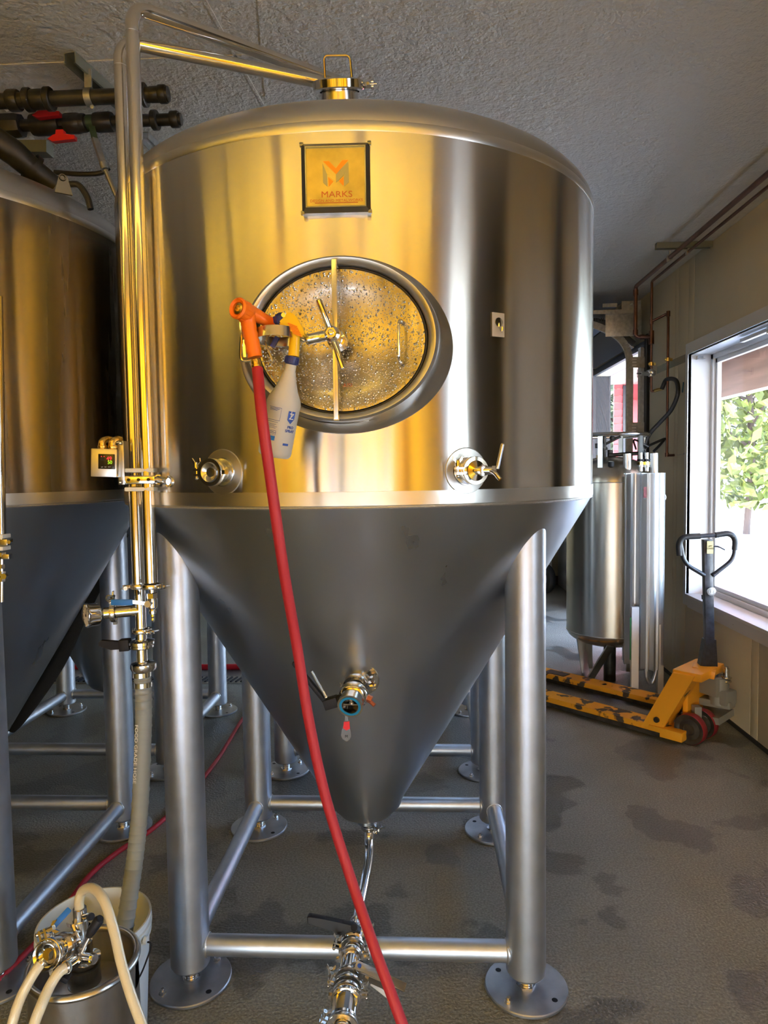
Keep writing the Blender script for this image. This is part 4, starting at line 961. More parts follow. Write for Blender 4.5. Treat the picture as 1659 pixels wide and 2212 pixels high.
# ================================================================== FLOOR HOSES
pts = [atz(530, 1545, .012), atz(470, 1640, .012), atz(405, 1720, .012), atz(330, 1790, .012), atz(255, 1840, .012), atz(190, 1895, .012), atz(120, 1990, .012), atz(40, 2075, .012), atz(-30, 2140, .012)]
far = [V((-1.1, 4.9, .012)), V((-1.0, 5.05, .012))]
tag(B().tube(smoothpath([far[1], far[0]]+pts, 8), .011, 12).out('floor_hose', red_h), 'thin dark red hose snaking along the floor between the tank stands', 'hose')
pts = [atz(60, 1441, .024), atz(200, 1440, .024), atz(330, 1441, .024), atz(440, 1441, .024), atz(540, 1440, .024), atz(700, 1438, .024)]
tag(B().tube(smoothpath(pts, 6), .024, 16).out('transfer_hose', red_far), 'thick bright red hose lying along the floor drain behind the tanks', 'hose')
bt_ = [at(262, 1150, 3.0), at(218, 1235, 3.0), at(172, 1330, 2.98), at(130, 1420, 2.95), at(85, 1490, 2.9), at(38, 1552, 2.85), at(20, 1570, 2.84)]
tag(B().tube(smoothpath(bt_, 6), .034, 16).out('insulated_line', mat('black_foam', (.012, .012, .012), .85, bump=(60, .003, S))), 'thick black foam covered line running down behind the dark cut-off tank cone', 'pipe')

# ================================================================== CEILING PIPES (left)
def clip(b, c, ax, r):
    b.lathe([(r, -.014), (r+.004, -.014), (r+.004, .014), (r, .014)], c, ax, 24); b.box(V(c)+V((0, 0, r+.02)), (.03, .008, .05))
def cpipe(Y, y0, x1, r, label, parts):
    a, e = at(-60, y0, Y), at(x1, y0, Y); a.z = e.z = at(180, y0, Y).z
    t = thing('ceiling_pipe', label, 'pipe', (a+e)/2, 'black pipes under the ceiling')
    B().cyl(a, e, r, seg=20).out('pipe_run', black_pipe, t)
    for px, rr2, w, nm in parts:
        c = at(px, y0, Y); c.z = a.z
        B().lathe([(r*.9, -w), (rr2*.92, -w), (rr2, -w*.7), (rr2, w*.7), (rr2*.92, w), (r*.9, w)], c, (1, 0, 0), 20 if rr2 < .045 else 8).out(nm, black_pipe, t)
    return t, a.z
cpA, zA = cpipe(2.5, 211, 364, .026, 'upper black ceiling pipe with union fittings, ending capped over the plaque tank', [(30, .037, .02, 'coupling'), (62, .040, .012, 'union_ring'), (85, .034, .03, 'union_body'), (106, .040, .012, 'union_ring'), (312, .040, .008, 'coupling'), (352, .031, .014, 'end_cap'), (335, .027, .02, 'coupling')])
cpB, zB = cpipe(2.66, 266, 392, .022, 'lower black ceiling pipe with two red valve handles', [(20, .045, .05, 'valve_body'), (100, .040, .055, 'valve_body'), (158, .037, .03, 'union_body'), (175, .034, .02, 'union_ring'), (335, .036, .012, 'union_ring'), (378, .030, .016, 'end_cap'), (225, .036, .035, 'valve_body')])
def redh(px, py, Y, ):
    c = at(px, py, Y)
    B().prism([(-.05, -.006), (-.028, .008), (-.018, .010), (-.016, .026), (.012, .026), (.014, .010), (.055, .004), (.055, -.010), (.02, -.012), (-.03, -.016)], c+V((0, -.011, 0)), (1, 0, 0), (0, 0, 1), (0, .022, 0)).out('red_handle', red_p, cpB)
redh(100, 247, 2.6); redh(133, 298, 2.62)
B().cyl(at(100, 252, 2.63), at(100, 266, 2.66), .012).cyl(at(133, 298, 2.64), at(133, 270, 2.66), .012).out('valve_stem', black_pipe, cpB)
dgp = [at(-30, 290, 2.35), at(30, 330, 2.4), at(70, 365, 2.45), at(118, 402, 2.5)]
tag(B().tube(dgp, [.045, .045, .04, .036], 16).lathe([(.05, -.01), (.05, .01)], at(70, 362, 2.44), dgp[2]-dgp[1], 16).out('slanted_pipe', black_pipe), 'fat black slanted pipe dropping toward the dark cut-off tank dome', 'pipe')
tag(B().tube(smoothpath([at(118, 372, 2.6), at(170, 376, 2.6), at(215, 374, 2.6), at(236, 362, 2.6)]), .009, 10).out('sagging_cable', black_r), 'thin black cable sagging under the ceiling pipes', 'cable')
tag(B().tube(smoothpath([at(148, 398, 2.25), at(170, 400, 2.25), at(188, 425, 2.25), at(196, 452, 2.25)]), .010, 10).out('hose_loop', black_r), 'short black hose loop by the lifting lug', 'hose')
def strut(name, p0, p1, label, w=.041, h=.022, mt=zinc_d, up=(0, 0, 1), group=None):
    p0, p1 = V(p0), V(p1); x = (p1-p0).normalized(); y = V(up).cross(x).normalized(); z = x.cross(y)
    pl = [(-w/2, 0), (w/2, 0), (w/2, -h), (w/2-.008, -h), (w/2-.008, -h+.003), (w/2-.003, -h+.003), (w/2-.003, -.003), (-w/2+.003, -.003), (-w/2+.003, -h+.003), (-w/2+.008, -h+.003), (-w/2+.008, -h), (-w/2, -h)]
    return tag(B().prism(pl, p0, y, z, p1-p0).out(name, mt), label, 'strut channel', group or 'strut channels')
a_, c_ = atz(150, 112, 3.079), atz(238, 192, 3.079)
strut('strut_channel', a_, a_+(c_-a_)*1.5, 'grey strut channel on the ceiling carrying the black pipes', .045, .04)
strut('strut_channel', atz(308, 285, 3.075), atz(335, 312, 3.075), 'short grey strut end showing between riser pipes and the plaque tank dome', .05, .03, zinc)
hgr = thing('pipe_hanger', 'galvanized strap hanger with green lower band holding the two black ceiling pipes', 'hanger', at(196, 215, 2.48))
B().lathe([(.0275, -.012), (.031, -.012), (.031, .012), (.0275, .012)], V((at(194, 211, 2.5).x, 2.5, zA)), (1, 0, 0), 24).bar(V((at(192, 211, 2.5).x, 2.5, zA+.03)), V((at(192, 211, 2.5).x, 2.5, 3.06)), .026, .008).lathe([(0, .008), (.007, .006), (.008, 0)], at(200, 232, 2.46), (0, -1, 0), 12).out('upper_strap', zinc, hgr)
B().lathe([(.0235, -.014), (.028, -.014), (.028, .014), (.0235, .014)], V((at(198, 266, 2.66).x, 2.66, zB)), (1, 0, 0), 24).bar(at(198, 272, 2.62), at(206, 305, 2.58), .022, .006).out('green_strap', mat('green_coated_strap', (.06, .1, .05), .5, .3), hgr)
B().bar(at(205, 300, 2.58), at(224, 358, 2.54), .022, .012).cyl(at(222, 352, 2.54), at(227, 366, 2.54), .014).tube([at(228, 368, 2.54), at(252, 425, 2.54)], .009, 10).out('turnbuckle', zinc, hgr)
tag(B().bar(at(30, 322, 3.0), at(108, 322, 3.0), .06, .05).out('junction_bar', zinc_d), 'short dark bar behind the red handles under the ceiling', 'bar')

# ================================================================== RIGHT WALL PIPING
strut('strut_channel', (1.575, 4.70, 3.079), (1.932, 4.70, 3.079), 'strut channel on the ceiling crossed by the two copper pipes', .041, .038)
ws0, ws1 = V((XW-.002, 5.72, 2.395)), V((XW-.002, 5.10, 2.395))
strut('strut_channel', ws0, ws1, 'strut channel fixed flat on the cream wall beside the window', .056, .03, zinc_d, up=(-1, 0, 0))
X1c, X2c = 1.665, 1.785
c1p = fillet([V((X1c, -2.3, 2.985)), V((X1c, 5.41, 2.985)), V((X1c, 5.41, 2.605)), V((1.785, 5.41, 2.605))], .03, 5)
cq = thing('copper_pipe', 'thicker copper pipe running under the ceiling and down to the tee', 'pipe', (X1c, 5.4, 2.98), 'copper gas pipes by the window')
B().tube(c1p, .0145, 16).out('pipe_run', copper, cq)
B().cyl((X1c, 5.41, 2.96), (X1c, 5.41, 2.92), .019).cyl((X1c, 5.41, 2.66), (X1c, 5.41, 2.62), .019).cyl((1.70, 5.41, 2.605), (1.73, 5.41, 2.605), .019).out('soldered_elbow', copper, cq)
cq2 = thing('copper_pipe', 'thinner copper pipe nearest the wall, ending at the gas regulator', 'pipe', (X2c, 5.4, 2.98), 'copper gas pipes by the window')
B().tube(fillet([V((X2c, -2.3, 3.02)), V((X2c, 5.41, 3.02)), V((X2c, 5.41, 2.26))], .02, 5), .0095, 14).out('pipe_run', copper, cq2)
B().tube(fillet([V((X2c, 5.41, 2.72)), V((1.885, 5.34, 2.765)), V((1.885, 5.34, 1.70)), V((1.915, 5.28, 1.70))], .018, 5), .0095, 14).out('branch_run', copper, cq2)
B().cyl((X2c, 5.41, 2.65), (X2c, 5.41, 2.55), .02).cyl((X2c, 5.41, 2.70), (X2c, 5.41, 2.735), .014).out('tee_fitting', copper, cq2)
B().cyl((1.885, 5.34, 2.78), (1.885, 5.34, 2.74), .014).cyl((1.885, 5.34, 1.72), (1.885, 5.34, 1.69), .014).out('soldered_elbow', copper, cq2)
for c, r in (((X1c, 4.70, 2.985), .0145), ((X2c, 4.70, 3.02), .0095)):
    tag(B().lathe([(r, -.008), (r+.006, -.008), (r+.006, .008), (r, .008)], c, (0, 1, 0), 16).box(V(c)+V((0, 0, r+.014)), (.012, .01, .03)).box(V(c)+V((-.012, 0, -r-.006)), (.012, .012, .014)).out('pipe_strap', zinc), 'small strap holding the %s copper pipe under the ceiling strut' % ('thicker' if r > .01 else 'thinner'), 'pipe strap', 'pipe straps on the ceiling strut')
for c in ((1.885, 5.34, 2.42), (X2c, 5.41, 2.40)):
    tag(B().lathe([(.0095, -.015), (.018, -.013), (.018, .013), (.0095, .015)], c, (0, 0, 1), 14).box((c[0]+.02, c[1]+.01, c[2]), (.03, .02, .02)).sph(V(c)+V((-.018, -.004, 0)), .008).out('pipe_strap', brass), 'brass strap on the wall strut holding the %s pipe' % ('branch' if c[0] > 1.8 else 'regulator'), 'pipe strap', 'pipe straps on the wall strut')
rg = thing('gas_regulator', 'round steel gas regulator on the thin copper pipe beside the window', 'regulator', (X2c, 5.41, 2.33))
B().lathe([(0, -.032), (.015, -.032), (.017, -.018), (.034, -.014), (.036, -.004), (.036, .004), (.034, .012), (.016, .016), (.014, .026), (0, .026)], (X2c, 5.41, 2.335), (.2, .1, 1), 24).cyl((X2c-.02, 5.40, 2.325), (X2c-.085, 5.38, 2.325), .016).out('regulator_body', steel, rg)
B().cyl((X2c-.085, 5.38, 2.325), (X2c-.12, 5.37, 2.325), .004).box((X2c-.115, 5.37, 2.325), (.004, .004, .06)).out('adjusting_tee', black_p, rg)
B().tube(fillet([V((X2c, 5.41, 2.30)), V((X2c+.003, 5.41, 2.19)), V((X2c+.06, 5.40, 2.205))], .012), .009, 12).out('outlet_nipple', copper, rg)
B().tube([(X2c+.02, 5.405, 2.195), (X2c+.05, 5.40, 2.203), (X2c+.09, 5.39, 2.21)], [.012, .013, .009], 8).out('hose_fitting', brass, rg)
hx = [V((1.86, 5.39, 2.208)), at(1440, 820, 5.35), at(1460, 822, 5.2), at(1464, 850, 5.15), at(1450, 885, 5.2), at(1428, 910, 5.25), at(1405, 935, 5.3), at(1394, 958, 5.32), at(1392, 985, 5.32)]
gh = thing('gas_hose', 'black gas hose curling from the regulator down to the aluminium vaporizer', 'hose', hx[0])
B().tube(smoothpath(hx, 10), .0155, 14).out('hose_wall', black_r, gh)
B().cyl(at(1392, 945, 5.32), at(1393, 975, 5.32), .013).out('ferrule', zinc, gh)
gh2 = thing('gas_hose', 'short black gas hose arching over the aluminium vaporizer against the wall', 'hose', at(1432, 952, 5.4))
B().tube(smoothpath([at(1395, 966, 5.3), at(1412, 958, 5.35), at(1430, 950, 5.38), at(1436, 948, 5.4)]), .010, 12).tube(smoothpath([at(1412, 975, 5.3), at(1422, 965, 5.32), at(1434, 951, 5.38)]), .010, 12).out('hose_wall', black_r, gh2)
tag(B().box((XW-.004, 5.16, 2.19), (.004, .014, .075), Matrix.Rotation(.25, 3, 'X')).out('tape_scrap', mat('teal_tape', (.02, .12, .2), .5)), 'scrap of blue tape on the cream wall behind the hose', 'tape')
tag(B().bar((XW-.003, 5.26, 1.70), (XW-.003, 5.12, 1.705), .003, .003).box((XW-.006, 5.12, 1.707), (.006, .004, .012)).out('wall_nail', zinc), 'thin nail rod on the wall beside the copper pipe end', 'nail')

# ================================================================== CO2 VESSEL + VAPORIZER
vx, vy = 1.36, 5.05; vy = 5.28; vx = at(1317, 1200, vy).x
gv_ = thing('gas_vessel', 'tall stained steel liquid gas vessel with ring handle behind the pallet jack', 'gas tank', (vx, vy, 0))
zb = at(1300, 1372, vy-.2).z; zt = at(1300, 1042, vy-.2).z; VR = .318
B().lathe([(VR, zb), (VR, zt)], (vx, vy, 0), seg=72).out('vessel_shell', tank_old, gv_)
B().torus((vx, vy, zb), (0, 0, 1), VR, .003, 72, 6).torus((vx, vy, zt), (0, 0, 1), VR, .003, 72, 6).out('weld_seam', bead, gv_)
B().lathe([(VR, zb)]+[(VR*cos(t*pi/2/10), zb-.12*sin(t*pi/2/10)) for t in range(1, 11)], (vx, vy, 0), seg=56).out('bottom_head', tank_old, gv_)
B().lathe([(VR, zt)]+[(VR*cos(t*pi/2/10)**.9 if t < 10 else 0, zt+.19*sin(t*pi/2/10)) for t in range(1, 11)], (vx, vy, 0), seg=56).out('top_head', MATS['stained_steel_vessel'], gv_)
zring = at(1330, 938, vy-.2).z
B().torus((vx, vy, zring), (0, 0, 1), .27, .014, 56, 12).out('ring_handle', tube_m, gv_)
for a in (-2.1, -.9, 1.0, 2.2):
    c = V((vx+.26*cos(a), vy+.26*sin(a), 0)); B().box(c+V((0, 0, (zt+.05+zring)/2)), (.035, .012, zring-zt-.04), Matrix.Rotation(a+pi/2, 3, 'Z')).out('handle_post', steel, gv_)
b = B().cyl((vx, vy, zt+.16), (vx, vy, zt+.24), .02).cyl((vx-.05, vy-.03, zt+.17), (vx-.05, vy-.03, zring+.0), .012).cyl((vx-.05, vy-.03, zt+.28), (vx+.06, vy-.06, zring-.01), .010)
b.hexa((vx-.05, vy-.03, zt+.24), (0, 0, 1), .022, .02).sph((vx+.0, vy-.05, zring-.02), .02).cyl((vx-.02, vy-.04, zt+.2), (vx+.2, vy-.1, zt+.21), .014).hexa((vx+.1, vy-.07, zt+.2), (1, 0, 0), .026, .03).out('valve_tree', black_pipe, gv_)
B().box((vx-.10, vy-.08, zt+.27), (.06, .03, .035), bev=.004).out('black_knob', black_p, gv_)
B().cyl((vx-.10, vy-.06, zt+.13), (vx-.10, vy-.06, zt+.20), .016).hexa((vx-.13, vy-.1, zt+.14), (1, 0, 0), .014, .02).out('brass_relief', brass, gv_)
gpz = at(1320, 1008, vy-.24); B().cyl(gpz, gpz+V((0, 0, .035)), .022).out('level_gauge', black_p, gv_)
B().lathe([(0, .001), (.018, .001), (.018, 0)], gpz+V((0, 0, .035)), (0, -.3, 1), 20).out('gauge_face', dial, gv_)
B().tube(smoothpath([(vx+.18, vy-.1, zt+.21), (vx+.22, vy-.12, zt+.2), at(1385, 960, 5.1), at(1392, 985, 5.1)]), .008, 10).tube(smoothpath([(vx+.16, vy-.1, zt+.24), at(1370, 950, 5.1), at(1400, 965, 5.1)]), .007, 10).out('vent_hose', black_r, gv_)
for a0, a1 in ((-2.7, -2.45), (-1.55, -1.75)):
    p, q = V((vx+.27*cos(a0), vy+.27*sin(a0), zb-.04)), V((vx+.24*cos(a0)+.02, vy+.24*sin(a0), .012))
    if a0 > -2: q = V((vx-.24*.9+.03, vy-.12, .012)); p = V((vx-.06, vy-.25, zb-.07))
    B().bar(p, q, .012, .062, up=(1, .3, 0)).out('leg', steel, gv_)
for a in (.6, 2.0): B().bar((vx+.26*cos(a), vy+.26*sin(a), zb-.03), (vx+.25*cos(a), vy+.25*sin(a), .01), .012, .07, up=(1, 0, 0)).out('leg', steel, gv_)
B().bar((vx-.25, vy-.125, .006), (vx-.14, vy-.14, .006), .06, .012).out('foot_bar', steel, gv_)
B().cyl((vx-.01, vy-.05, .0), (vx-.01, vy-.05, zb-.09), .045).out('centre_post', black_pipe, gv_)

ux, uy = at(1392, 1250, 4.96).x, 4.96
vp = thing('vaporizer', 'tall aluminium finned vaporizer standing between the gas vessel and the wall', 'vaporizer', (ux, uy, 0))
zt1, zb1 = at(1390, 1022, 4.86).z, at(1390, 1440, 4.86).z
def star(cx, cy, z0, z1, r, nf=8, name='finned_tube', a0=.0):
    pl = []
    for k in range(nf):
        a = a0+2*pi*k/nf; d, t = V((cos(a), sin(a))), V((-sin(a), cos(a)))
        for rr, tt in ((.018, -.0035), (r-.004, -.0025), (r, -.007), (r, .007), (r-.004, .0025), (.018, .0035)): q_ = d*rr+t*tt; pl.append((q_.x, q_.y))
    B().prism(pl, (cx, cy, z0), (1, 0, 0), (0, 1, 0), (0, 0, z1-z0)).out(name, alu, vp)
star(ux-.075, uy-.02, zb1, zt1, .076, a0=.2); star(ux+.055, uy-.02, zb1, zt1, .076, a0=.1); star(ux+.0, uy-.09, zb1-.02, zt1, .070, a0=.35)
for dx in (-.105, .085): B().lathe([(.028, zb1), (.028, zt1+.14), (.022, zt1+.14), (.022, zt1)], (ux+dx*1.0, uy+.07, 0), seg=20).out('corner_post', alu, vp)
pc_ = at(1372, 1250, 4.80)
B().box((at(1384, 1300, 4.84).x-.04, 4.84, .33), (.05, .03, .62)).box((ux+.10, uy-.04, .25), (.04, .04, .5)).out('support_leg', print_w, vp)
B().box((at(1377, 1478, 4.84).x+.02, 4.84, .008), (.17, .12, .014), Matrix.Rotation(-.3, 3, 'Z')).out('base_plate', white_p, vp)
B().lathe([(0, .018), (.012, .017), (.022, .006), (.022, 0)], (at(1357, 1470, 4.9).x, 4.88, .014), seg=14).out('anchor_bolt', steel, vp)
B().box((at(1362, 1380, 4.82).x, 4.822, .42), (.008, .006, .30)).out('green_sticker', mat('green_sticker_ink', (.03, .2, .06), .5), vp)
B().box((at(1394, 1050, 4.78).x, 4.785, 1.44), (.02, .004, .075)).out('warning_sticker', mat('sticker_ink', (.16, .02, .03), .5), vp)
B().tube(smoothpath([(ux+.0, uy-.05, zb1), (ux+.005, uy-.06, zb1-.10), (ux+.04, uy-.06, zb1-.13), (ux+.07, uy-.05, zb1-.05), (ux+.07, uy-.04, zb1+.01)]), .013, 12).out('return_bend', alu, vp)
for px in (1384, 1397):
    p = at(px, 1018, 4.9)
    B().tube([p, p+V((0, 0, .03)), p+V((0, 0, .031)), p+V((0, 0, .06)), p+V((0, 0, .061)), p+V((0, 0, .13))], [.014, .014, .02, .02, .012, .012], 12).out('inlet_fitting', steel, vp)
    B().hexa(p+V((0, 0, .045)), (0, 0, 1), .024, .02).out('brass_nut', brass, vp); B().hexa(p+V((0, 0, .07)), (0, 0, 1), .026, .015).out('black_nut', black_p, vp)
tag(B().tube(smoothpath([at(1430, 1060, 4.92), at(1438, 1072, 4.92), at(1436, 1080, 4.92), at(1430, 1074, 4.92), at(1430, 1060, 4.92)]), .0025, 8).out('snap_hook', chrome), 'small bright snap hook clipped on the vaporizer edge facing the wall', 'hook')

# ================================================================== PALLET JACK
J = V((1.56, 4.20, 0)); fd = (atz(1180, 1535, 0)-atz(1435, 1608, 0)); fd.z = 0; fd.normalize(); sdj = V((-fd.y, fd.x, 0)); sdj = sdj if sdj.y < 0 else -sdj  # sdj points to the camera side
pj = thing('pallet_jack', 'yellow hand pallet jack with black tow handle parked by the window', 'pallet jack', J)
near0 = atz(1425, 1600, 0); Wd = .16
near0 = near0 - sdj*0
far0 = near0 - sdj*.53+fd*-.0
FL = 1.18
for nm, o in (('near', near0), ('far', far0)):
    o = V(o); o = o - sdj*Wd/2 if nm == 'near' else o + sdj*0
    b = B(); pl = [(-Wd/2, .022), (-Wd/2+.012, .076), (Wd/2-.012, .076), (Wd/2, .022), (Wd/2-.006, .022), (Wd/2-.016, .068), (-Wd/2+.016, .068), (-Wd/2+.006, .022)]
    b.prism(pl, o, sdj, (0, 0, 1), fd*FL)
    f = b.out('fork', fork_top, pj)
    B().lathe([(0, 0), (Wd/2-.01, 0), (Wd/2, -.004), (Wd/2, -.05)], o+fd*FL+V((0, 0, .076)), seg=24, skip=lambda i, a: (V((cos(a), sin(a), 0)).dot(fd) < 0)).out('fork_tip', fork_top, f)
    B().bar(o+fd*(FL-.05)+V((0, 0, .0775)), o+fd*(FL-.22)+V((0, 0, .0775)), .09, .003).out('roller_slot', dark_edge, f)
    for k in (-1, 1): B().bar(o+sdj*k*(Wd/2+.001)+V((0, 0, .034)), o+sdj*k*(Wd/2+.001)+fd*FL*.97+V((0, 0, .034)), .004, .026).out('scraped_edge', dark_edge, f)
    c = o+fd*(FL-.10)+V((0, 0, .040)); B().lathe([(0, -.03), (.034, -.03), (.037, -.026), (.037, .026), (.034, .03), (0, .03)], c, sdj, 24).out('load_roller', wheel_r, f)
fn, ff = near0-sdj*Wd/2, far0
# sloped shoulder frames and bridge
up_n = V((J.x, J.y, 0))
top_h = .42
shn = fn+V((0, 0, .07)); 
def shoulder(o, nm):
    a0_, a1_ = o+V((0, 0, .05))+fd*.06, o-fd*.13+V((0, 0, top_h))
    if nm == 'f': a1_ += sdj*.22
    b = B(); w2 = .075
    x = sdj; d = (a1_-a0_)
    b.prism([(-w2, -.06), (w2, -.06), (w2-.015, .06), (-w2+.015, .06)], a0_+fd*.0, x, -fd, d)
    b.out('shoulder', orange_y, pj)
shoulder(fn, 'n'); shoulder(ff, 'f')
mid = (fn+ff)/2
B().bar(fn-fd*.14+V((0, 0, top_h-.01))+sdj*.05, ff+sdj*.22-fd*.14+V((0, 0, top_h-.01))-sdj*.05, .17, .05, bev=.012).out('bridge', orange_y, pj)
B().bar(fn-fd*.10+V((0, 0, .24))-sdj*.03, ff-fd*.10+V((0, 0, .24))+sdj*.20, .03, .30, bev=.004).bar(mid+sdj*.1-fd*.10+V((0, 0, top_h)), mid+sdj*.06-fd*.22+V((0, 0, top_h-.02)), .16, .05, bev=.012).out('front_plate', orange_y, pj)
for o in (fn, ff): B().bar(o-fd*.13+V((0, 0, .05)), o+fd*.07+V((0, 0, .05)), Wd+.0, .055, bev=.004).out('heel', orange_y, pj)
B().lathe([(0, .012), (.016, .012), (.017, 0)], fn+fd*.02+sdj*.076+V((0, 0, .12)), sdj, 16).out('pivot_bolt', dark_edge, pj)
B().bar(mid-fd*.04+V((0, 0, .11)), mid-fd*.26+V((0, 0, .13)), .22, .04).out('lift_linkage', jack_g, pj)
# pump, steer wheels, handle
H0 = at(1553, 1500, 4.12); H0 = V((H0.x, H0.y, 0))
B().cyl(H0+V((0, 0, .20)), H0+V((0, 0, .36)), .055, seg=24).box(H0+fd*.03+V((0, 0, .31)), (.12, .13, .12), Matrix.Rotation(.5, 3, 'Z'), bev=.015).box(H0-fd*.03+V((0, 0, .25)), (.10, .10, .09), Matrix.Rotation(.5, 3, 'Z'), bev=.015).bar(H0+V((0, 0, .20))+fd*.10, H0+V((0, 0, .21))-fd*.08, .09, .045, bev=.01).out('pump_housing', jack_g, pj)
B().cyl(H0-fd*.04+V((0, 0, .33)), H0-fd*.04+V((0, 0, .42)), .018).torus(H0-fd*.04+V((0, 0, .345)), (0, 0, 1), .024, .007, 20, 8).torus(H0-fd*.04+V((0, 0, .365)), (0, 0, 1), .024, .007, 20, 8).cyl(H0-fd*.04+V((0, 0, .40)), H0-fd*.04+V((0, 0, .43)), .012).out('pump_plunger', chrome2, pj)
wax = V((.72, -.69, 0)).normalized(); wax = V((.74, .67, 0)).normalized(); wc1 = V((at(1492, 1570, 4.0).x, 4.0, .09))
for c in (wc1, wc1+wax*.135):
    w = B().lathe([(.086, -.027), (.089, -.022), (.089, .022), (.086, .027)], c, wax, 40).out('steer_wheel', wheel_r, pj)
    B().lathe([(0, -.018), (.03, -.018), (.034, -.022), (.06, -.016), (.070, -.023), (.087, -.024), ], c, wax, 40).lathe([(0, .018), (.03, .018), (.034, .022), (.06, .016), (.070, .023), (.087, .024)], c, wax, 40).out('wheel_hub', dark_edge, w)
B().cyl(wc1, wc1+wax*.135, .014).box(wc1+wax*.068+V((0, 0, .06)), (.04, .05, .12)).out('steer_axle', jack_g, pj)
hb0, hb1 = at(1533, 1460, 4.10), at(1527, 1165, 4.08)
B().bar(hb0, hb1, .050, .042, up=(0, 1, 0), bev=.004).prism([(-.065, 0), (.05, 0), (.035, .22), (-.028, .22)], at(1533, 1462, 4.08), (1, 0, 0), (0, 0, 1), (0, .05, 0)).out('tow_bar', jack_b, pj)
def hpnt(px, py): return at(px, py, 4.06)
lp_ = fillet([hpnt(1522, 1243), hpnt(1478, 1217), hpnt(1468, 1168), hpnt(1480, 1160), hpnt(1527, 1157), hpnt(1580, 1153), hpnt(1588, 1165), hpnt(1586, 1207), hpnt(1540, 1243)], .05, 6)
B().tube(lp_, .0125, 14).out('handle_loop', jack_b, pj)
for pp in ([hpnt(1468, 1200), hpnt(1467, 1175), hpnt(1478, 1161), hpnt(1512, 1158)], [hpnt(1545, 1156), hpnt(1574, 1153), hpnt(1587, 1165), hpnt(1587, 1188)]): B().tube(smoothpath(pp), .0165, 14).out('grip_sleeve', black_r, pj)
B().tube(smoothpath([hpnt(1538, 1180), hpnt(1552, 1181), hpnt(1566, 1188)]), .005, 8).out('release_lever', jack_b, pj)
B().box(hpnt(1532, 1182)+V((0, -.012, 0)), (.036, .003, .072)).out('caution_sticker', mat('sticker_yellow', (.75, .65, .3), .5), pj)
text('sticker_print', 'LIFT\nLOWER', .014, black_p, pj, lambda x, y, d: hpnt(1532, 1182)+V((x, -.0142-d, y)))
B().lathe([(0, .004), (.024, .003), (.026, 0)], hpnt(1535, 1277)+V((0, -.010, 0)), (0, -1, 0), 28).out('round_emblem', chrome2, pj)
B().torus(hpnt(1535, 1277)+V((0, -.014, 0)), (0, 1, 0), .014, .002, 24, 6).box(hpnt(1535, 1277)+V((0, -.015, 0)), (.010, .003, .022), bev=.001).out('emblem_mark', print_w, pj)

# hand tool on the sill
s0 = atx(1548, 1318, XW+.03)
sq = thing('sill_tool', 'black T shaped hand tool lying on the window sill behind the tow handle', 'tool', s0)
B().cyl(atx(1548, 1318, XW+.05), atx(1586, 1346, XW-.01), .011, seg=14).sph(atx(1586, 1346, XW-.01), .013).out('grip', black_r, sq)
B().cyl(atx(1517, 1300, XW+.03), atx(1552, 1318, XW+.05), .008, seg=12).cyl(atx(1519, 1285, XW), atx(1521, 1318, XW), .012, seg=12).cyl(atx(1550, 1308, XW+.07), atx(1552, 1326, XW+.07), .016, seg=14).out('crosspiece', black_p, sq)

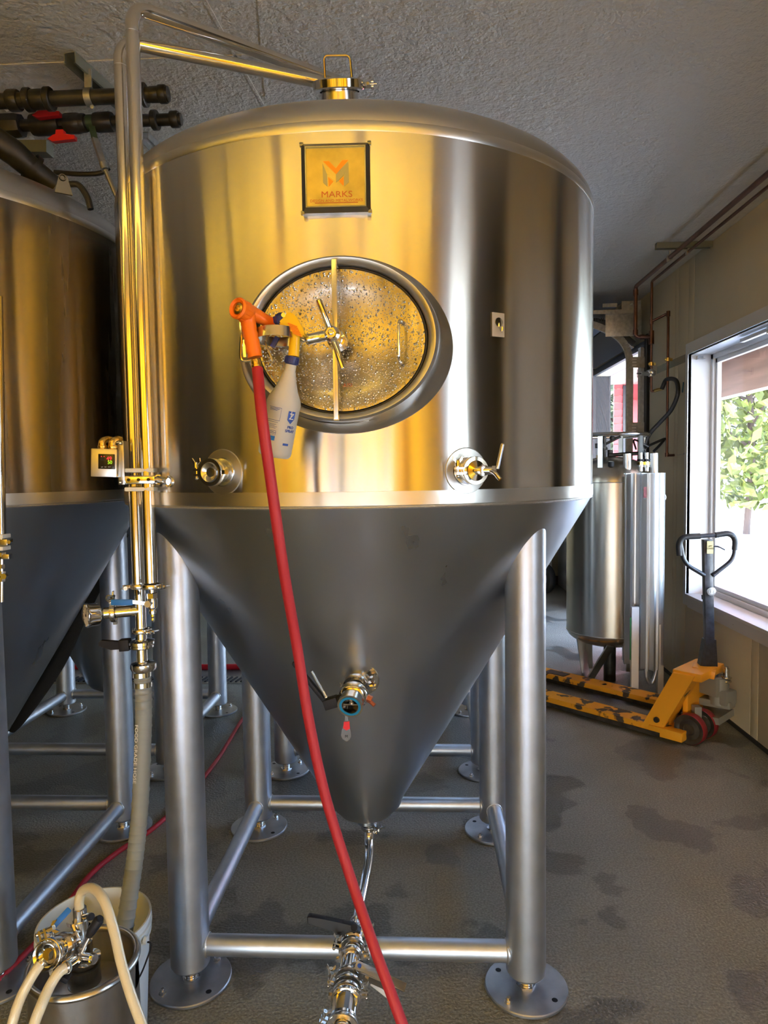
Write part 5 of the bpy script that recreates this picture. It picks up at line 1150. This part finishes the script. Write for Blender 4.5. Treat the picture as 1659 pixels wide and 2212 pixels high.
# far end of the room, seen between tank leg and gas vessel
fb = thing('stacked_box', 'white box with green and yellow print at the far end wall', 'box', (1.55, 9.3, 0))
B().box((1.50, 9.45, .60), (.55, .35, .84), bev=.01).out('carton', print_w, fb)
B().box((1.60, 9.272, .80), (.22, .006, .34)).out('green_print', mat('green_ink', (.03, .12, .09), .5), fb)
B().prism([(-.11, .0), (.10, .02), (.10, .13), (.03, .12), (-.01, -.02), (-.05, -.05)], (1.60, 9.268, .62), (1, 0, 0), (0, 0, 1), (0, -.003, 0)).out('yellow_print', yel, fb)
text('carton_lettering', 'GOLD', .075, dark_edge, fb, lambda x, y, d: V((1.62+x, 9.272-d, .50+y)))
tag(B().box((1.5, 9.45, .09), (.6, .38, .17), bev=.01).out('wooden_base', bark), 'low brown wooden base under the white box', 'plinth')
wc = V((1.63, 9.0, 0))
wh = thing('cart_wheel', 'black rubber cart wheel beside the tank leg at the far end', 'wheel', (wc.x, wc.y, 0))
B().lathe([(.10, -.04), (.18, -.045), (.195, -.02), (.195, .02), (.18, .045), (.10, .04)], (wc.x, wc.y, .195), (.9, .4, 0), 32).out('tyre', black_r, wh)
B().lathe([(0, -.02), (.10, -.03), (.10, .03), (0, .02)], (wc.x, wc.y, .195), (.9, .4, 0), 24).out('wheel_rim', steel, wh)
tag(B().cyl((1.86, 8.6, 0), (1.86, 8.6, 2.2), .03).out('red_standpipe', red_sid), 'thin red upright pipe at the wall beyond the gas vessel', 'pipe')

# ================================================================== WARM LAMPS BEHIND THE CAMERA
glow = mat('warm_lamp_glass', (1, .8, .4), .5, emit=((1, .62, .06), 12))
for i, (x, y) in enumerate(((-3.2, .1), (-1.9, .1), (-.6, .1), (.7, .1))):
    t = thing('batten_lamp', ('long warm batten lamp on the ceiling, %s' % ('farthest from the windows', 'second from the dark wall', 'above the camera', 'nearest the windows')[i]), 'lamp', (x, y, ZC), 'ceiling batten lamps')
    B().box((x, y, ZC-.03), (1.2, .10, .05), bev=.006).out('housing', white_p, t)
    B().cyl((x-.56, y, ZC-.075), (x+.56, y, ZC-.075), .02, seg=12).out('lamp_tube', glow, t)
for i, x in enumerate((-2.6, -1.2, .2, 1.3)):  # added lamps, there only to brighten the gold boards mirrored in the tank
    t = thing('wall_washer', 'shaded warm lamp lighting the pine boards, ' + ('at the dark wall end', 'over the open door on the dark side', 'over the middle of the open door', 'at the window wall end')[i], 'lamp', (x, -1.35, 2.95), 'wall washer lamps')
    B().lathe([(.02, .10), (.05, .06), (.08, -.02), (.075, -.02), (.04, .05)], (x, -1.35, 2.95), (0, .35, 1), 24).out('shade', black_p, t)
    lamp('wall_washer_light', 'SPOT', (x, -1.40, 2.88), (x, -2.4, 1.5), 78, (1, .78, .18), spot_size=rad(150), spot_blend=.5, shadow_soft_size=.06)
